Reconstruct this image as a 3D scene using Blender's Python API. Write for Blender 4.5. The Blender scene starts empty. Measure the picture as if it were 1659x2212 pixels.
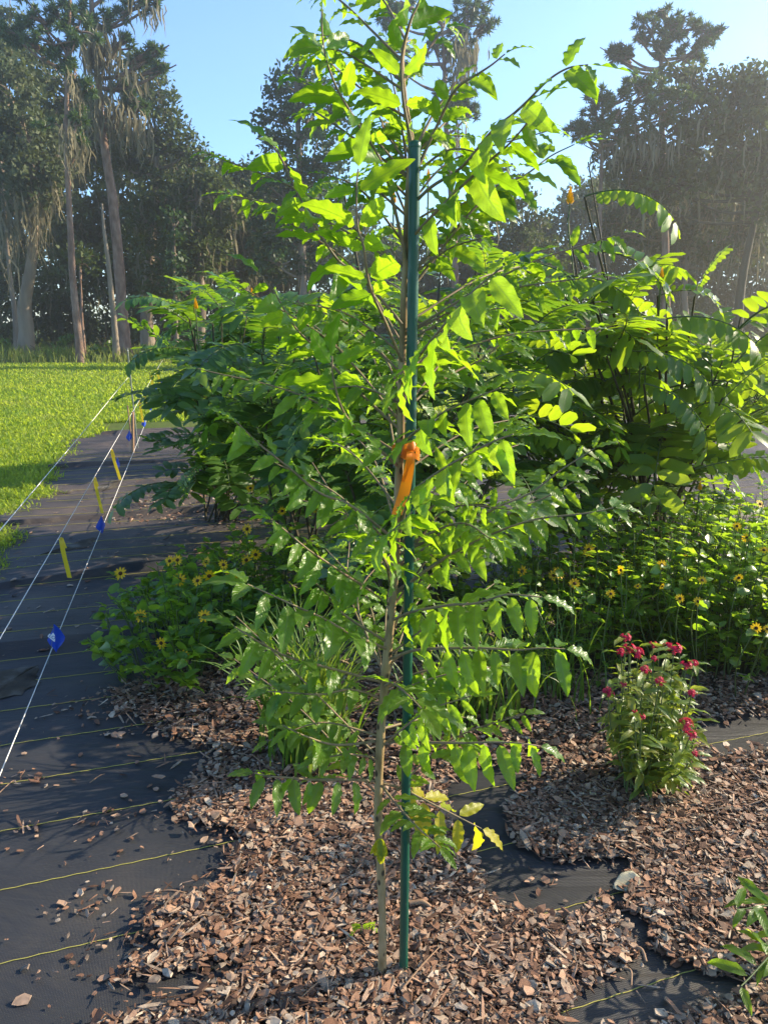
import bpy, math, random
import numpy as np
from mathutils import Vector, Matrix

rng = np.random.default_rng(7)
random.seed(7)
S = bpy.context.scene
COL = S.collection
R = math.radians

# ------------------------------------------------------------------ camera, sky, sun, exposure
CAM_Z, PITCH, FPX, CX, CY = 1.5, R(14.3), 1610.0, 829.5, 1106.0
cd = bpy.data.cameras.new("camera"); cam = bpy.data.objects.new("camera", cd); COL.objects.link(cam)
cam.location = (0, 0, CAM_Z); cam.rotation_euler = (R(90) - PITCH, 0, 0)
cd.sensor_fit = 'VERTICAL'; cd.sensor_height = 36.0; cd.lens = 36.0 * FPX / 2212.0
cd.clip_start = 0.05; cd.clip_end = 3000
S.camera = cam
SUN_AZ, SUN_EL = R(71), R(27)
SUN = np.array([math.sin(SUN_AZ) * math.cos(SUN_EL), math.cos(SUN_AZ) * math.cos(SUN_EL), math.sin(SUN_EL)])
w = bpy.data.worlds.new("World"); S.world = w; w.use_nodes = True
wt = w.node_tree; bg = wt.nodes["Background"]
sky = wt.nodes.new("ShaderNodeTexSky"); sky.sky_type = 'NISHITA'; sky.sun_disc = False
sky.sun_elevation = SUN_EL; sky.sun_rotation = SUN_AZ
sky.air_density = 1.0; sky.dust_density = 0.4; sky.ozone_density = 6.0
wt.links.new(sky.outputs[0], bg.inputs[0]); bg.inputs[1].default_value = 0.14
sl = bpy.data.lights.new("sun", 'SUN'); sl.energy = 5.0; sl.angle = R(0.5); sl.color = (1.0, 0.86, 0.64)
so = bpy.data.objects.new("sun", sl); COL.objects.link(so)
so.rotation_euler = Vector(SUN).to_track_quat('Z', 'Y').to_euler()
S.view_settings.view_transform = 'Standard'; S.view_settings.look = 'None'
S.view_settings.exposure = 1.35; S.view_settings.gamma = 1.0
S.cycles.max_bounces = 8; S.cycles.diffuse_bounces = 3; S.cycles.transmission_bounces = 6; S.cycles.glossy_bounces = 2
S.cycles.transparent_max_bounces = 4; S.cycles.volume_bounces = 0
HAZE = 0.0031

# ------------------------------------------------------------------ helpers
def nrm(a): return a / (np.linalg.norm(a, axis=-1, keepdims=True) + 1e-12)
C0 = np.array([0, 0, CAM_Z])
FW = np.array([0, math.cos(PITCH), -math.sin(PITCH)]); UP = np.array([0, math.sin(PITCH), math.cos(PITCH)])
def ray(px, py):
    return FW + np.array([1.0, 0, 0]) * ((px - CX) / FPX) + UP * ((CY - py) / FPX)
def G(px, py, z=0.0):
    r = ray(px, py); return C0 + r * ((z - CAM_Z) / r[2])
def PY(px, py, y):
    r = ray(px, py); return C0 + r * (y / r[1])

class MB:
    def __init__(s): s.v, s.f, s.m, s.uv, s.n = [], [], [], [], 0
    def add(s, v, f, mat=0, uv=None):
        v = np.asarray(v, float).reshape(-1, 3); f = np.asarray(f, int)
        s.v.append(v); s.f.append(f + s.n); s.m.append(np.full(len(f), mat))
        s.uv.append(np.zeros((len(v), 2)) if uv is None else np.asarray(uv, float).reshape(-1, 2))
        s.n += len(v); return s
    def mesh(s, name, mats, smooth=True):
        v = np.concatenate(s.v); uv = np.concatenate(s.uv)
        loops = np.concatenate([f.ravel() for f in s.f])
        tot = np.concatenate([np.full(len(f), f.shape[1]) for f in s.f])
        start = np.concatenate([[0], np.cumsum(tot)[:-1]])
        me = bpy.data.meshes.new(name)
        me.vertices.add(len(v)); me.loops.add(len(loops)); me.polygons.add(len(tot))
        me.vertices.foreach_set('co', v.astype(np.float32).ravel())
        me.loops.foreach_set('vertex_index', loops.astype(np.int32))
        me.polygons.foreach_set('loop_start', start.astype(np.int32))
        me.polygons.foreach_set('loop_total', tot.astype(np.int32))
        me.polygons.foreach_set('material_index', np.concatenate(s.m).astype(np.int32))
        me.polygons.foreach_set('use_smooth', np.full(len(tot), smooth))
        ul = me.uv_layers.new(name='UVMap'); ul.data.foreach_set('uv', uv[loops].astype(np.float32).ravel())
        for m in (mats if isinstance(mats, (list, tuple)) else [mats]): me.materials.append(m)
        me.update(calc_edges=True); return me
    def build(s, name, mats, parent=None, smooth=True, origin=None):
        if origin is None and parent is not None: origin = PW[parent.name]
        if origin is not None:
            s.v = [v - np.asarray(origin) for v in s.v]
        o = bpy.data.objects.new(name, s.mesh(name, mats, smooth)); COL.objects.link(o)
        if parent is not None:
            o.parent = parent; PW[o.name] = PW[parent.name]
        else:
            o.location = (0, 0, 0) if origin is None else tuple(origin)
            PW[o.name] = np.zeros(3) if origin is None else np.asarray(origin, float)
        return o
PW = {}
def tag(o, label=None, cat=None, group=None, kind=None):
    if label: o['label'] = label
    if cat: o['category'] = cat
    if group: o['group'] = group
    if kind: o['kind'] = kind
    return o
def thing(name, label, cat, loc, group=None):
    o = bpy.data.objects.new(name, None); COL.objects.link(o); o.location = tuple(loc); o.empty_display_size = .1
    PW[o.name] = np.asarray(loc, float); return tag(o, label, cat, group)
def spline(P, n):
    P = np.asarray(P, float)
    if len(P) == 2: return P[0] + (P[1] - P[0]) * np.linspace(0, 1, n)[:, None]
    Q = np.vstack([2 * P[0] - P[1], P, 2 * P[-1] - P[-2]]); k = len(P) - 1
    t = np.linspace(0, k - 1e-9, n); i = t.astype(int); u = (t - i)[:, None]
    a, b, c, d = Q[i], Q[i + 1], Q[i + 2], Q[i + 3]
    return 0.5 * (2 * b + (c - a) * u + (2 * a - 5 * b + 4 * c - d) * u ** 2 + (3 * b - a - 3 * c + d) * u ** 3)
def frames(P):
    T = nrm(np.gradient(P, axis=0)); A = np.zeros_like(T)
    a = np.cross(T[0], [0, 0, 1.0])
    if np.linalg.norm(a) < 1e-3: a = np.array([1.0, 0, 0])
    a = a / np.linalg.norm(a)
    for i in range(len(P)):
        a = a - T[i] * (a @ T[i]); a = a / np.linalg.norm(a); A[i] = a
    return T, A, np.cross(T, A)
def tube(mb, P, r, n=6, mat=0, cap=True, noise=0.0):
    P = np.asarray(P, float); r = np.broadcast_to(np.asarray(r, float), (len(P),))
    T, A, B = frames(P); th = np.arange(n) / n * 2 * math.pi
    rr = r[:, None] * (1 + noise * rng.normal(size=(len(P), n)))
    V = P[:, None] + rr[..., None] * (np.cos(th)[None, :, None] * A[:, None] + np.sin(th)[None, :, None] * B[:, None])
    i = np.arange(len(P) - 1)[:, None] * n; j = np.arange(n)[None]; j2 = (j + 1) % n
    F = np.stack([i + j, i + j2, i + n + j2, i + n + j], -1).reshape(-1, 4)
    uv = np.stack(np.broadcast_arrays((th / 6.2832)[None], np.linspace(0, 1, len(P))[:, None]), -1)
    mb.add(V, F, mat, uv)
    if cap: mb.add(V[-1], [list(range(n))], mat); mb.add(V[0], [list(range(n))[::-1]], mat)
def leaf_tpl(nl=8, nw=4, width=.42, a=.6, b=.9, fold=.25, wave=.05, k=3, droop=.5, tip=0.0, seed=0, petiole=.05, curl=0.0):
    g = np.random.default_rng(seed); s = np.linspace(0, 1, nl + 1)
    prof = (s ** a) * ((1 - s) ** b); prof = prof / prof.max() * width / 2
    prof = np.maximum(prof, 0.004); prof *= 1 + .03 * np.sin(s * k * 9 + g.uniform(0, 6))
    ang = droop * (s ** 1.2) + tip * np.clip(s - .75, 0, 1) * 4
    ds = 1 / nl; x = np.concatenate([[0], np.cumsum(np.cos(ang[:-1]) * ds)]) + petiole; z = -np.concatenate([[0], np.cumsum(np.sin(ang[:-1]) * ds)])
    t = np.linspace(-1, 1, nw + 1); ph = g.uniform(0, 6, 2)
    X = np.repeat(x[:, None], nw + 1, 1); Yy = prof[:, None] * t[None]
    side = (t > 0).astype(int)
    W = np.sin(s[:, None] * k * 2 * math.pi + ph[side][None]) * (np.abs(t)[None] ** 2) * wave * np.clip(prof[:, None] / (width / 2), 0, 1)
    Z = z[:, None] + fold * np.abs(t)[None] * prof[:, None] - curl * (t[None] ** 2) * prof[:, None] + W
    Yy = Yy + .15 * W * np.sign(t)[None]
    V = np.stack([X, Yy, Z], -1).reshape(-1, 3)
    i = np.arange(nl)[:, None] * (nw + 1); j = np.arange(nw)[None]
    F = np.stack([i + j, i + nw + 1 + j, i + nw + 2 + j, i + j + 1], -1).reshape(-1, 4)
    uv = np.stack(np.broadcast_arrays(s[:, None], t[None] * .5 + .5), -1).reshape(-1, 2)
    return V, F, uv
def place(mb, tpl, pos, X, N, sc, mat=0, sy=1.0):
    """copies of one template at many positions, written into one part's mesh"""
    V, F, uv = tpl; pos = np.atleast_2d(pos); X = nrm(np.atleast_2d(X)); N = np.atleast_2d(N)
    N = nrm(N - X * (N * X).sum(-1, keepdims=True)); Yv = np.cross(N, X)
    sc = np.broadcast_to(np.asarray(sc, float), (len(pos),))[:, None, None]
    out = pos[:, None] + sc * (V[None, :, 0:1] * X[:, None] + sy * V[None, :, 1:2] * Yv[:, None] + V[None, :, 2:3] * N[:, None])
    n = len(pos); FF = (F[None] + (np.arange(n) * len(V))[:, None, None]).reshape(-1, F.shape[1])
    mb.add(out, FF, mat, np.tile(uv, (n, 1)))
def place_var(mb, tpls, pos, X, N, sc, mat=0, sy=1.0):
    pos, X, N = np.atleast_2d(pos), np.atleast_2d(X), np.atleast_2d(N); sc = np.broadcast_to(np.asarray(sc, float), (len(pos),))
    ch = rng.integers(0, len(tpls), len(pos))
    for q, tp in enumerate(tpls):
        k = ch == q
        if k.any(): place(mb, tp, pos[k], X[k], N[k], sc[k], mat, sy)
def inpoly(P, poly):
    x, y = P[:, 0], P[:, 1]; c = np.zeros(len(P), bool); n = len(poly)
    for i in range(n):
        x1, y1 = poly[i]; x2, y2 = poly[(i + 1) % n]
        k = ((y1 > y) != (y2 > y)) & (x < (x2 - x1) * (y - y1) / (y2 - y1 + 1e-12) + x1); c ^= k
    return c
def gpoly(pts): return [tuple(G(x, y, .032)[:2]) for x, y in pts]
def gp_scale(p, f):
    p = np.array(p); c = p.mean(0); return [tuple(q) for q in c + (p - c) * f]
def rdir(n):
    return nrm(rng.normal(size=(n, 3)))

# ------------------------------------------------------------------ materials
def newmat(name):
    m = bpy.data.materials.new(name); m.use_nodes = True; nt = m.node_tree; nt.nodes.clear()
    return m, nt, nt.nodes, nt.links
def ramp(nd, stops):
    r = nd.new("ShaderNodeValToRGB"); e = r.color_ramp.elements
    while len(e) < len(stops): e.new(.5)
    for k, (p, c) in enumerate(stops): e[k].position = p; e[k].color = (*c, 1)
    return r
def leafmat(name, cols, tcols, tf=.45, rough=.4, spec=.5, veins=0.0, bump=0.0, noise=0.0, nscale=1.0):
    m, nt, nd, lk = newmat(name)
    out = nd.new("ShaderNodeOutputMaterial"); geo = nd.new("ShaderNodeNewGeometry")
    n = len(cols)
    r1 = ramp(nd, [(i / max(n - 1, 1), c) for i, c in enumerate(cols)]); n2 = len(tcols)
    r2 = ramp(nd, [(i / max(n2 - 1, 1), c) for i, c in enumerate(tcols)])
    fac = geo.outputs['Random Per Island']
    if noise > 0:
        tc = nd.new("ShaderNodeTexCoord"); nz = nd.new("ShaderNodeTexNoise"); nz.inputs['Scale'].default_value = nscale
        lk.new(tc.outputs['Object'], nz.inputs['Vector'])
        mx = nd.new("ShaderNodeMath"); mx.operation = 'MULTIPLY_ADD'; lk.new(nz.outputs[0], mx.inputs[0])
        mx.inputs[1].default_value = noise * 2; sb = nd.new("ShaderNodeMath"); sb.operation = 'MULTIPLY_ADD'
        lk.new(fac, sb.inputs[0]); sb.inputs[1].default_value = 1 - noise; sb.inputs[2].default_value = -noise * .5
        lk.new(sb.outputs[0], mx.inputs[2]); fac = mx.outputs[0]
    lk.new(fac, r1.inputs[0]); lk.new(fac, r2.inputs[0])
    p = nd.new("ShaderNodeBsdfPrincipled"); p.inputs['Roughness'].default_value = rough; p.inputs['Specular IOR Level'].default_value = spec
    tr = nd.new("ShaderNodeBsdfTranslucent"); mix = nd.new("ShaderNodeMixShader"); mix.inputs[0].default_value = tf
    c1, c2 = r1.outputs[0], r2.outputs[0]
    if veins > 0 or bump > 0:
        uv = nd.new("ShaderNodeTexCoord"); sp = nd.new("ShaderNodeSeparateXYZ"); lk.new(uv.outputs['UV'], sp.inputs[0])
        def M(op, a, b=None, c=None):
            q = nd.new("ShaderNodeMath"); q.operation = op
            for k, vv in enumerate((a, b, c)):
                if vv is None: continue
                if isinstance(vv, (int, float)): q.inputs[k].default_value = vv
                else: lk.new(vv, q.inputs[k])
            return q.outputs[0]
        t = M('ABSOLUTE', M('MULTIPLY_ADD', sp.outputs[1], 2.0, -1.0))
        mid = M('LESS_THAN', t, 0.07)
        lat = M('SINE', M('MULTIPLY', M('MULTIPLY_ADD', t, -0.22, sp.outputs[0]), 62.0))
        latv = M('POWER', M('MULTIPLY_ADD', lat, .5, .5), 6.0)
        v = M('MAXIMUM', mid, M('MULTIPLY', latv, .35))
        if veins > 0:
            for tgt in (0, 1):
                mc = nd.new("ShaderNodeMix"); mc.data_type = 'RGBA'; mc.blend_type = 'MULTIPLY' if tgt else 'MIX'
                lk.new(M('MULTIPLY', v, veins), mc.inputs[0]); lk.new((c1, c2)[tgt], mc.inputs[6])
                mc.inputs[7].default_value = (.22, .28, .08, 1) if not tgt else (.55, .6, .3, 1)
                if tgt: c2 = mc.outputs[2]
                else: c1 = mc.outputs[2]
        if bump > 0:
            bp = nd.new("ShaderNodeBump"); bp.inputs['Strength'].default_value = bump; bp.inputs['Distance'].default_value = .002
            lk.new(M('MULTIPLY', v, -1.0), bp.inputs['Height']); lk.new(bp.outputs[0], p.inputs['Normal'])
    lk.new(c1, p.inputs['Base Color']); lk.new(c2, tr.inputs[0])
    lk.new(p.outputs[0], mix.inputs[1]); lk.new(tr.outputs[0], mix.inputs[2]); lk.new(mix.outputs[0], out.inputs[0])
    return m
def basemat(name, cols, rough=.8, spec=.3, scale=20, stretch=(1, 1, 1), bump=.3, bdist=.01, island=False, metal=0.0, coords='Object', detail=5):
    m, nt, nd, lk = newmat(name); out = nd.new("ShaderNodeOutputMaterial"); p = nd.new("ShaderNodeBsdfPrincipled")
    p.inputs['Roughness'].default_value = rough; p.inputs['Specular IOR Level'].default_value = spec; p.inputs['Metallic'].default_value = metal
    tc = nd.new("ShaderNodeTexCoord"); mp = nd.new("ShaderNodeMapping"); mp.inputs['Scale'].default_value = stretch
    nz = nd.new("ShaderNodeTexNoise"); nz.inputs['Scale'].default_value = scale; nz.inputs['Detail'].default_value = detail
    lk.new(tc.outputs[coords], mp.inputs[0]); lk.new(mp.outputs[0], nz.inputs['Vector'])
    n = len(cols); r = ramp(nd, [(.25 + .5 * i / max(n - 1, 1), c) for i, c in enumerate(cols)])
    if island:
        geo = nd.new("ShaderNodeNewGeometry"); n = len(cols)
        r = ramp(nd, [(i / max(n - 1, 1), c) for i, c in enumerate(cols)])
        a = nd.new("ShaderNodeMath"); a.operation = 'MULTIPLY_ADD'; lk.new(nz.outputs[0], a.inputs[0]); a.inputs[1].default_value = .3
        b = nd.new("ShaderNodeMath"); b.operation = 'SUBTRACT'; lk.new(geo.outputs['Random Per Island'], b.inputs[0]); b.inputs[1].default_value = .15
        lk.new(b.outputs[0], a.inputs[2]); lk.new(a.outputs[0], r.inputs[0])
    else: lk.new(nz.outputs[0], r.inputs[0])
    lk.new(r.outputs[0], p.inputs['Base Color'])
    if bump > 0:
        bp = nd.new("ShaderNodeBump"); bp.inputs['Strength'].default_value = bump; bp.inputs['Distance'].default_value = bdist
        lk.new(nz.outputs[0], bp.inputs['Height']); lk.new(bp.outputs[0], p.inputs['Normal'])
    lk.new(p.outputs[0], out.inputs[0]); return m

M_HERO = leafmat("hero_leaf", [(.05, .12, .014), (.075, .165, .018), (.10, .20, .022)], [(.28, .52, .012), (.38, .61, .015), (.46, .66, .02)], .55, .34, .5, .85, .5, noise=.35, nscale=22)
M_YEL = leafmat("yellow_leaf", [(.30, .26, .015), (.36, .30, .02), (.20, .26, .02)], [(.75, .60, .01), (.55, .62, .02)], .5, .45, .4, .4, .3)
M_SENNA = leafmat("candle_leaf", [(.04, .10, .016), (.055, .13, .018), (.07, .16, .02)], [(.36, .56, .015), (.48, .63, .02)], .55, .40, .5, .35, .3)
M_SENNA_SHADE = leafmat("candle_leaf_shaded", [(.03, .085, .02), (.045, .115, .023), (.065, .145, .025)], [(.20, .41, .018), (.32, .50, .02)], .42, .40, .5, .35, .3)  # same leaf, darker and bluer: shade painted into the left and middle bushes
M_SUNF = leafmat("sunflower_leaf", [(.05, .12, .016), (.08, .18, .022), (.11, .21, .026)], [(.34, .56, .02), (.46, .63, .03)], .5, .32, .6, .3, .2)
M_PENT = leafmat("pentas_leaf", [(.06, .12, .02), (.10, .17, .022), (.18, .19, .035)], [(.36, .5, .02), (.5, .55, .04)], .4, .36, .55, .4, .3)
M_BLADE = leafmat("blade", [(.04, .10, .015), (.07, .15, .02), (.14, .18, .04)], [(.25, .42, .02), (.36, .48, .04)], .4, .4, .5)
M_GRASS = leafmat("lawn_grass", [(.08, .16, .018), (.13, .22, .024), (.20, .26, .035), (.30, .28, .09)], [(.44, .58, .03), (.54, .64, .05)], .55, .5, .3, noise=.6, nscale=.6)
M_TALL = leafmat("tall_grass", [(.07, .12, .02), (.12, .16, .03), (.22, .20, .08)], [(.28, .40, .05), (.38, .40, .1)], .5, .6, .2, noise=.4, nscale=.5)
M_OAK = leafmat("oak_leaf", [(.036, .056, .015), (.062, .088, .021), (.10, .125, .032)], [(.09, .14, .03), (.15, .2, .04)], .25, .6, .22, noise=.45, nscale=.7)
M_OAKL = leafmat("grey_oak_leaf", [(.05, .075, .028), (.075, .10, .04), (.11, .125, .06)], [(.12, .17, .04), (.17, .2, .06)], .25, .6, .25, noise=.4, nscale=.7)
M_GUM = leafmat("gum_leaf", [(.015, .042, .016), (.025, .06, .02), (.04, .08, .024)], [(.06, .13, .02), (.10, .18, .03)], .25, .55, .25, noise=.45, nscale=.8)
M_PINE = leafmat("pine_needle", [(.03, .07, .022), (.05, .10, .028), (.075, .13, .034)], [(.10, .19, .03), (.15, .24, .04)], .25, .45, .4, noise=.45, nscale=.6)
M_MOSS = leafmat("spanish_moss", [(.13, .115, .07), (.20, .18, .11), (.28, .25, .16)], [(.2, .18, .1), (.3, .26, .15)], .3, .9, .1, noise=.3, nscale=.8)
M_SHRUB = leafmat("shrub_leaf", [(.04, .09, .014), (.07, .13, .02), (.10, .16, .025)], [(.16, .3, .02), (.26, .38, .03)], .35, .45, .4, noise=.3, nscale=1.5)
M_BARK = basemat("tree_bark", [(.10, .075, .055), (.22, .17, .125), (.32, .26, .20)], .9, .2, 3.0, (1, 1, .25), .8, .05)
M_PBARK = basemat("pine_bark", [(.10, .062, .042), (.22, .14, .10), (.33, .24, .18)], .9, .2, 6.0, (1, 1, .4), .8, .05)
M_GBARK = basemat("grey_bark", [(.17, .13, .09), (.30, .24, .17)], .9, .2, 4.0, (1, 1, .2), .5, .04)
M_TRUNK = basemat("young_bark", [(.16, .105, .04), (.31, .215, .10), (.40, .29, .16)], .75, .3, 60, (1, 1, .35), .5, .002)
def scars(m):
    nt = m.node_tree; nd, lk = nt.nodes, nt.links; p = next(n for n in nd if n.type == 'BSDF_PRINCIPLED'); src = p.inputs['Base Color'].links[0].from_socket
    tc = nd.new("ShaderNodeTexCoord"); mp = nd.new("ShaderNodeMapping"); mp.inputs['Scale'].default_value = (1, 1, .55); vo = nd.new("ShaderNodeTexVoronoi"); vo.inputs['Scale'].default_value = 48
    lk.new(tc.outputs['Object'], mp.inputs[0]); lk.new(mp.outputs[0], vo.inputs['Vector']); r = ramp(nd, [(.16, (1, 1, 1)), (.26, (0, 0, 0))]); lk.new(vo.outputs['Distance'], r.inputs[0])
    mx = nd.new("ShaderNodeMix"); mx.data_type = 'RGBA'; lk.new(r.outputs[0], mx.inputs[0]); lk.new(src, mx.inputs[6]); mx.inputs[7].default_value = (.05, .035, .02, 1); lk.new(mx.outputs[2], p.inputs['Base Color'])
scars(M_TRUNK)
M_TWIG = basemat("twig_bark", [(.10, .085, .035), (.22, .165, .09), (.27, .15, .10)], .65, .35, 50, (1, 1, 1), .3, .001)
M_STEM = basemat("green_stem", [(.05, .09, .02), (.10, .13, .04)], .6, .4, 40, bump=.1, bdist=.001)
M_DSTEM = basemat("dark_stem", [(.04, .035, .02), (.09, .075, .04)], .8, .3, 40, bump=.2, bdist=.002)
M_STAKE = basemat("green_coating", [(.006, .062, .038), (.010, .085, .050)], .38, .5, 30, (1, 1, .2), .12, .001)
M_RIBBON = leafmat("orange_tape", [(.75, .20, .012), (.80, .24, .015)], [(.9, .3, .01), (.9, .33, .012)], .35, .35, .5)
M_YTAPE = leafmat("yellow_tape", [(.72, .50, .02), (.78, .56, .03)], [(.8, .6, .02), (.8, .6, .02)], .3, .4, .5)
M_BLUE = leafmat("blue_flag", [(.012, .055, .42), (.014, .065, .46)], [(.02, .1, .6), (.02, .1, .6)], .25, .4, .5)
M_WHITE = basemat("white_print", [(.7, .7, .7), (.8, .8, .8)], .6, bump=0)
M_STRING = basemat("white_twine", [(.62, .60, .54), (.76, .74, .68)], .8, .2, 200, bump=0)
M_STEEL = basemat("weathered_rod", [(.10, .12, .10), (.22, .24, .2)], .6, .4, 30, bump=.1)
M_WOOD = basemat("weathered_wood", [(.20, .12, .07), (.34, .22, .14)], .8, .2, 20, (1, 1, .1), .3, .003)
M_CHIP = basemat("bark_chips", [(.042, .022, .013), (.10, .050, .029), (.19, .096, .056), (.28, .155, .094), (.35, .235, .16), (.13, .095, .07), (.46, .36, .265)], .75, .35, 60, (1, 1, 1), .4, .004, island=True)
M_PETAL = leafmat("yellow_petal", [(.72, .40, .008), (.80, .48, .01)], [(.9, .55, .01), (.9, .6, .01)], .35, .5, .3)
M_DISC = basemat("flower_disc", [(.03, .014, .006), (.09, .04, .012)], .8, .2, 300, bump=.4, bdist=.001)
M_CAND = leafmat("candle_flower", [(.75, .36, .01), (.80, .46, .015)], [(.85, .5, .01), (.85, .55, .01)], .3, .5, .3)
M_RED = leafmat("red_petal", [(.48, .015, .06), (.58, .025, .10), (.36, .012, .05)], [(.7, .02, .06), (.75, .05, .1)], .35, .5, .3)
M_SEED = basemat("seed_head", [(.12, .08, .04), (.26, .2, .1)], .8, .2, 80, bump=.3)
M_SOIL = basemat("bare_soil", [(.03, .026, .022), (.07, .06, .045), (.16, .15, .13)], .95, .1, 9, bump=.6, bdist=.02)
M_PALE = leafmat("pale_dead_leaf", [(.5, .45, .3), (.55, .5, .36)], [(.5, .42, .25), (.5, .42, .25)], .3, .5, .3, .3, .3)
M_THREAD = basemat("yellow_thread", [(.34, .30, .07), (.48, .42, .10)], .7, .3, 300, bump=0)

def fabric_mat():
    m, nt, nd, lk = newmat("landscape_fabric"); out = nd.new("ShaderNodeOutputMaterial"); p = nd.new("ShaderNodeBsdfPrincipled")
    tc = nd.new("ShaderNodeTexCoord"); nz = nd.new("ShaderNodeTexNoise"); nz.inputs['Scale'].default_value = 2.2; nz.inputs['Detail'].default_value = 8
    lk.new(tc.outputs['Object'], nz.inputs['Vector'])
    r = ramp(nd, [(.3, (.015, .016, .018)), (.55, (.027, .027, .029)), (.75, (.060, .052, .043))]); lk.new(nz.outputs[0], r.inputs[0])
    sx = nd.new("ShaderNodeSeparateXYZ"); lk.new(tc.outputs['Object'], sx.inputs[0]); mr = nd.new("ShaderNodeMapRange"); lk.new(sx.outputs[1], mr.inputs[0])
    mr.inputs[1].default_value = 2.4; mr.inputs[2].default_value = 6.0; mr.inputs[3].default_value = .0; mr.inputs[4].default_value = .75
    n3 = nd.new("ShaderNodeTexNoise"); n3.inputs['Scale'].default_value = 1.1; n3.inputs['Detail'].default_value = 9; n3.inputs['Roughness'].default_value = .7; lk.new(tc.outputs['Object'], n3.inputs['Vector'])
    r3 = ramp(nd, [(.38, (0, 0, 0)), (.66, (1, 1, 1))]); lk.new(n3.outputs[0], r3.inputs[0]); mu = nd.new("ShaderNodeMath"); mu.operation = 'MULTIPLY'; lk.new(mr.outputs[0], mu.inputs[0]); lk.new(r3.outputs[0], mu.inputs[1])
    dm = nd.new("ShaderNodeMix"); dm.data_type = 'RGBA'; lk.new(mu.outputs[0], dm.inputs[0]); lk.new(r.outputs[0], dm.inputs[6]); dm.inputs[7].default_value = (.12, .085, .06, 1)
    lk.new(dm.outputs[2], p.inputs['Base Color']); p.inputs['Roughness'].default_value = .6; p.inputs['Specular IOR Level'].default_value = .42
    mp = nd.new("ShaderNodeMapping"); mp.inputs['Rotation'].default_value = (0, 0, R(-17)); lk.new(tc.outputs['Object'], mp.inputs[0])
    wv = nd.new("ShaderNodeTexWave"); wv.inputs['Scale'].default_value = 95; wv.bands_direction = 'X'; wv2 = nd.new("ShaderNodeTexWave"); wv2.inputs['Scale'].default_value = 60; wv2.bands_direction = 'Y'
    wv.inputs['Distortion'].default_value = .4; wv2.inputs['Distortion'].default_value = .4
    lk.new(mp.outputs[0], wv.inputs[0]); lk.new(mp.outputs[0], wv2.inputs[0])
    ad = nd.new("ShaderNodeMath"); ad.operation = 'ADD'; lk.new(wv.outputs['Fac'], ad.inputs[0]); lk.new(wv2.outputs['Fac'], ad.inputs[1])
    bp = nd.new("ShaderNodeBump"); bp.inputs['Strength'].default_value = .35; bp.inputs['Distance'].default_value = .0015
    mp2 = nd.new("ShaderNodeMapping"); mp2.inputs['Rotation'].default_value = (0, 0, R(-17)); mp2.inputs['Scale'].default_value = (1.2, 6, 1); lk.new(tc.outputs['Object'], mp2.inputs[0])
    n4 = nd.new("ShaderNodeTexNoise"); n4.inputs['Scale'].default_value = 1.6; n4.inputs['Detail'].default_value = 4; n4.inputs['Distortion'].default_value = .8; lk.new(mp2.outputs[0], n4.inputs['Vector'])
    b4 = nd.new("ShaderNodeBump"); b4.inputs['Strength'].default_value = .6; b4.inputs['Distance'].default_value = .03; lk.new(n4.outputs[0], b4.inputs['Height']); lk.new(b4.outputs[0], bp.inputs['Normal'])
    lk.new(ad.outputs[0], bp.inputs['Height']); lk.new(bp.outputs[0], p.inputs['Normal']); lk.new(p.outputs[0], out.inputs[0]); return m
M_FAB = fabric_mat()
M_GROUND = basemat("lawn_soil", [(.045, .07, .016), (.075, .105, .022), (.11, .11, .04)], .95, .1, .9, bump=.5, bdist=.05, detail=10)

# ------------------------------------------------------------------ ground, fabric, lawn
ROW = nrm(np.array([-0.2468, 1.0, 0])); THA = R(18.0)
TQ = np.array([math.cos(THA), math.sin(THA), 0]); TV = np.array([-math.sin(THA), math.cos(THA), 0])
mb = MB(); g = np.array([-700, -250, -150, -80, -40, -20, -10, 0, 10, 20, 40, 80, 150, 250, 700.0])
XX, YY = np.meshgrid(g, g); n = len(g)
i = np.arange(n - 1)[:, None] * n; j = np.arange(n - 1)[None]
mb.add(np.stack([XX, YY + 20, -.02 + 0 * XX], -1), np.stack([i + j, i + j + 1, i + n + j + 1, i + n + j], -1).reshape(-1, 4))
tag(mb.build("ground", M_GROUND), kind='structure')

# fabric: overlapping strips; near edge of each strip slightly raised
STEPS = sorted([float(TV @ G(150, y)) for y in (1390, 1256, 1130, 1015, 942)])
def fab_h(P):
    v = P @ TV; u = P @ TQ
    h = .006 * np.sin(v * 7 + np.sin(u * 1.3) * 1.5) * np.clip((v - 1.5) / 2, .15, 1) + .004 * np.sin(u * 3.1 + v * 1.7) + .003 * np.sin(v * 23 + u * 2)
    for k, s in enumerate(STEPS):
        w_ = (STEPS[k + 1] - s) if k + 1 < len(STEPS) else 2.0
        e = s + .03 * np.sin(u * 2.3 + k) ; f = (v - e) / w_
        h = h + np.where((f >= 0) & (f < 1), .045 * (1 - f) ** 2 * (.6 + .4 * np.sin(u * 1.9 + 2 * k) ** 2), 0)
    return h + .016
lawn_edge = [(-60, 2900), (-60, 1330), (0, 1215), (28, 1150), (24, 1125), (95, 1095), (112, 1060), (103, 1045), (125, 1020), (165, 985), (150, 958), (225, 935), (215, 912), (300, 905)]
E = np.array([G(x, y)[:2] if y < 2300 else (-1.75, -.2) for x, y in lawn_edge])
us = np.arange(-3.4, 9.0, .04)
vs = np.unique(np.concatenate([np.arange(.1, 4.2, .03), np.arange(4.2, 10.6, .03)] + [[s - .001, s + .012] for s in STEPS]))
U, V = np.meshgrid(us, vs); P = U[..., None] * TQ + V[..., None] * TV
P[..., 2] = fab_h(P)
def leftlim(y): return np.interp(y, E[::1, 1], E[::1, 0])
cen = P.reshape(-1, 3)
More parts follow.
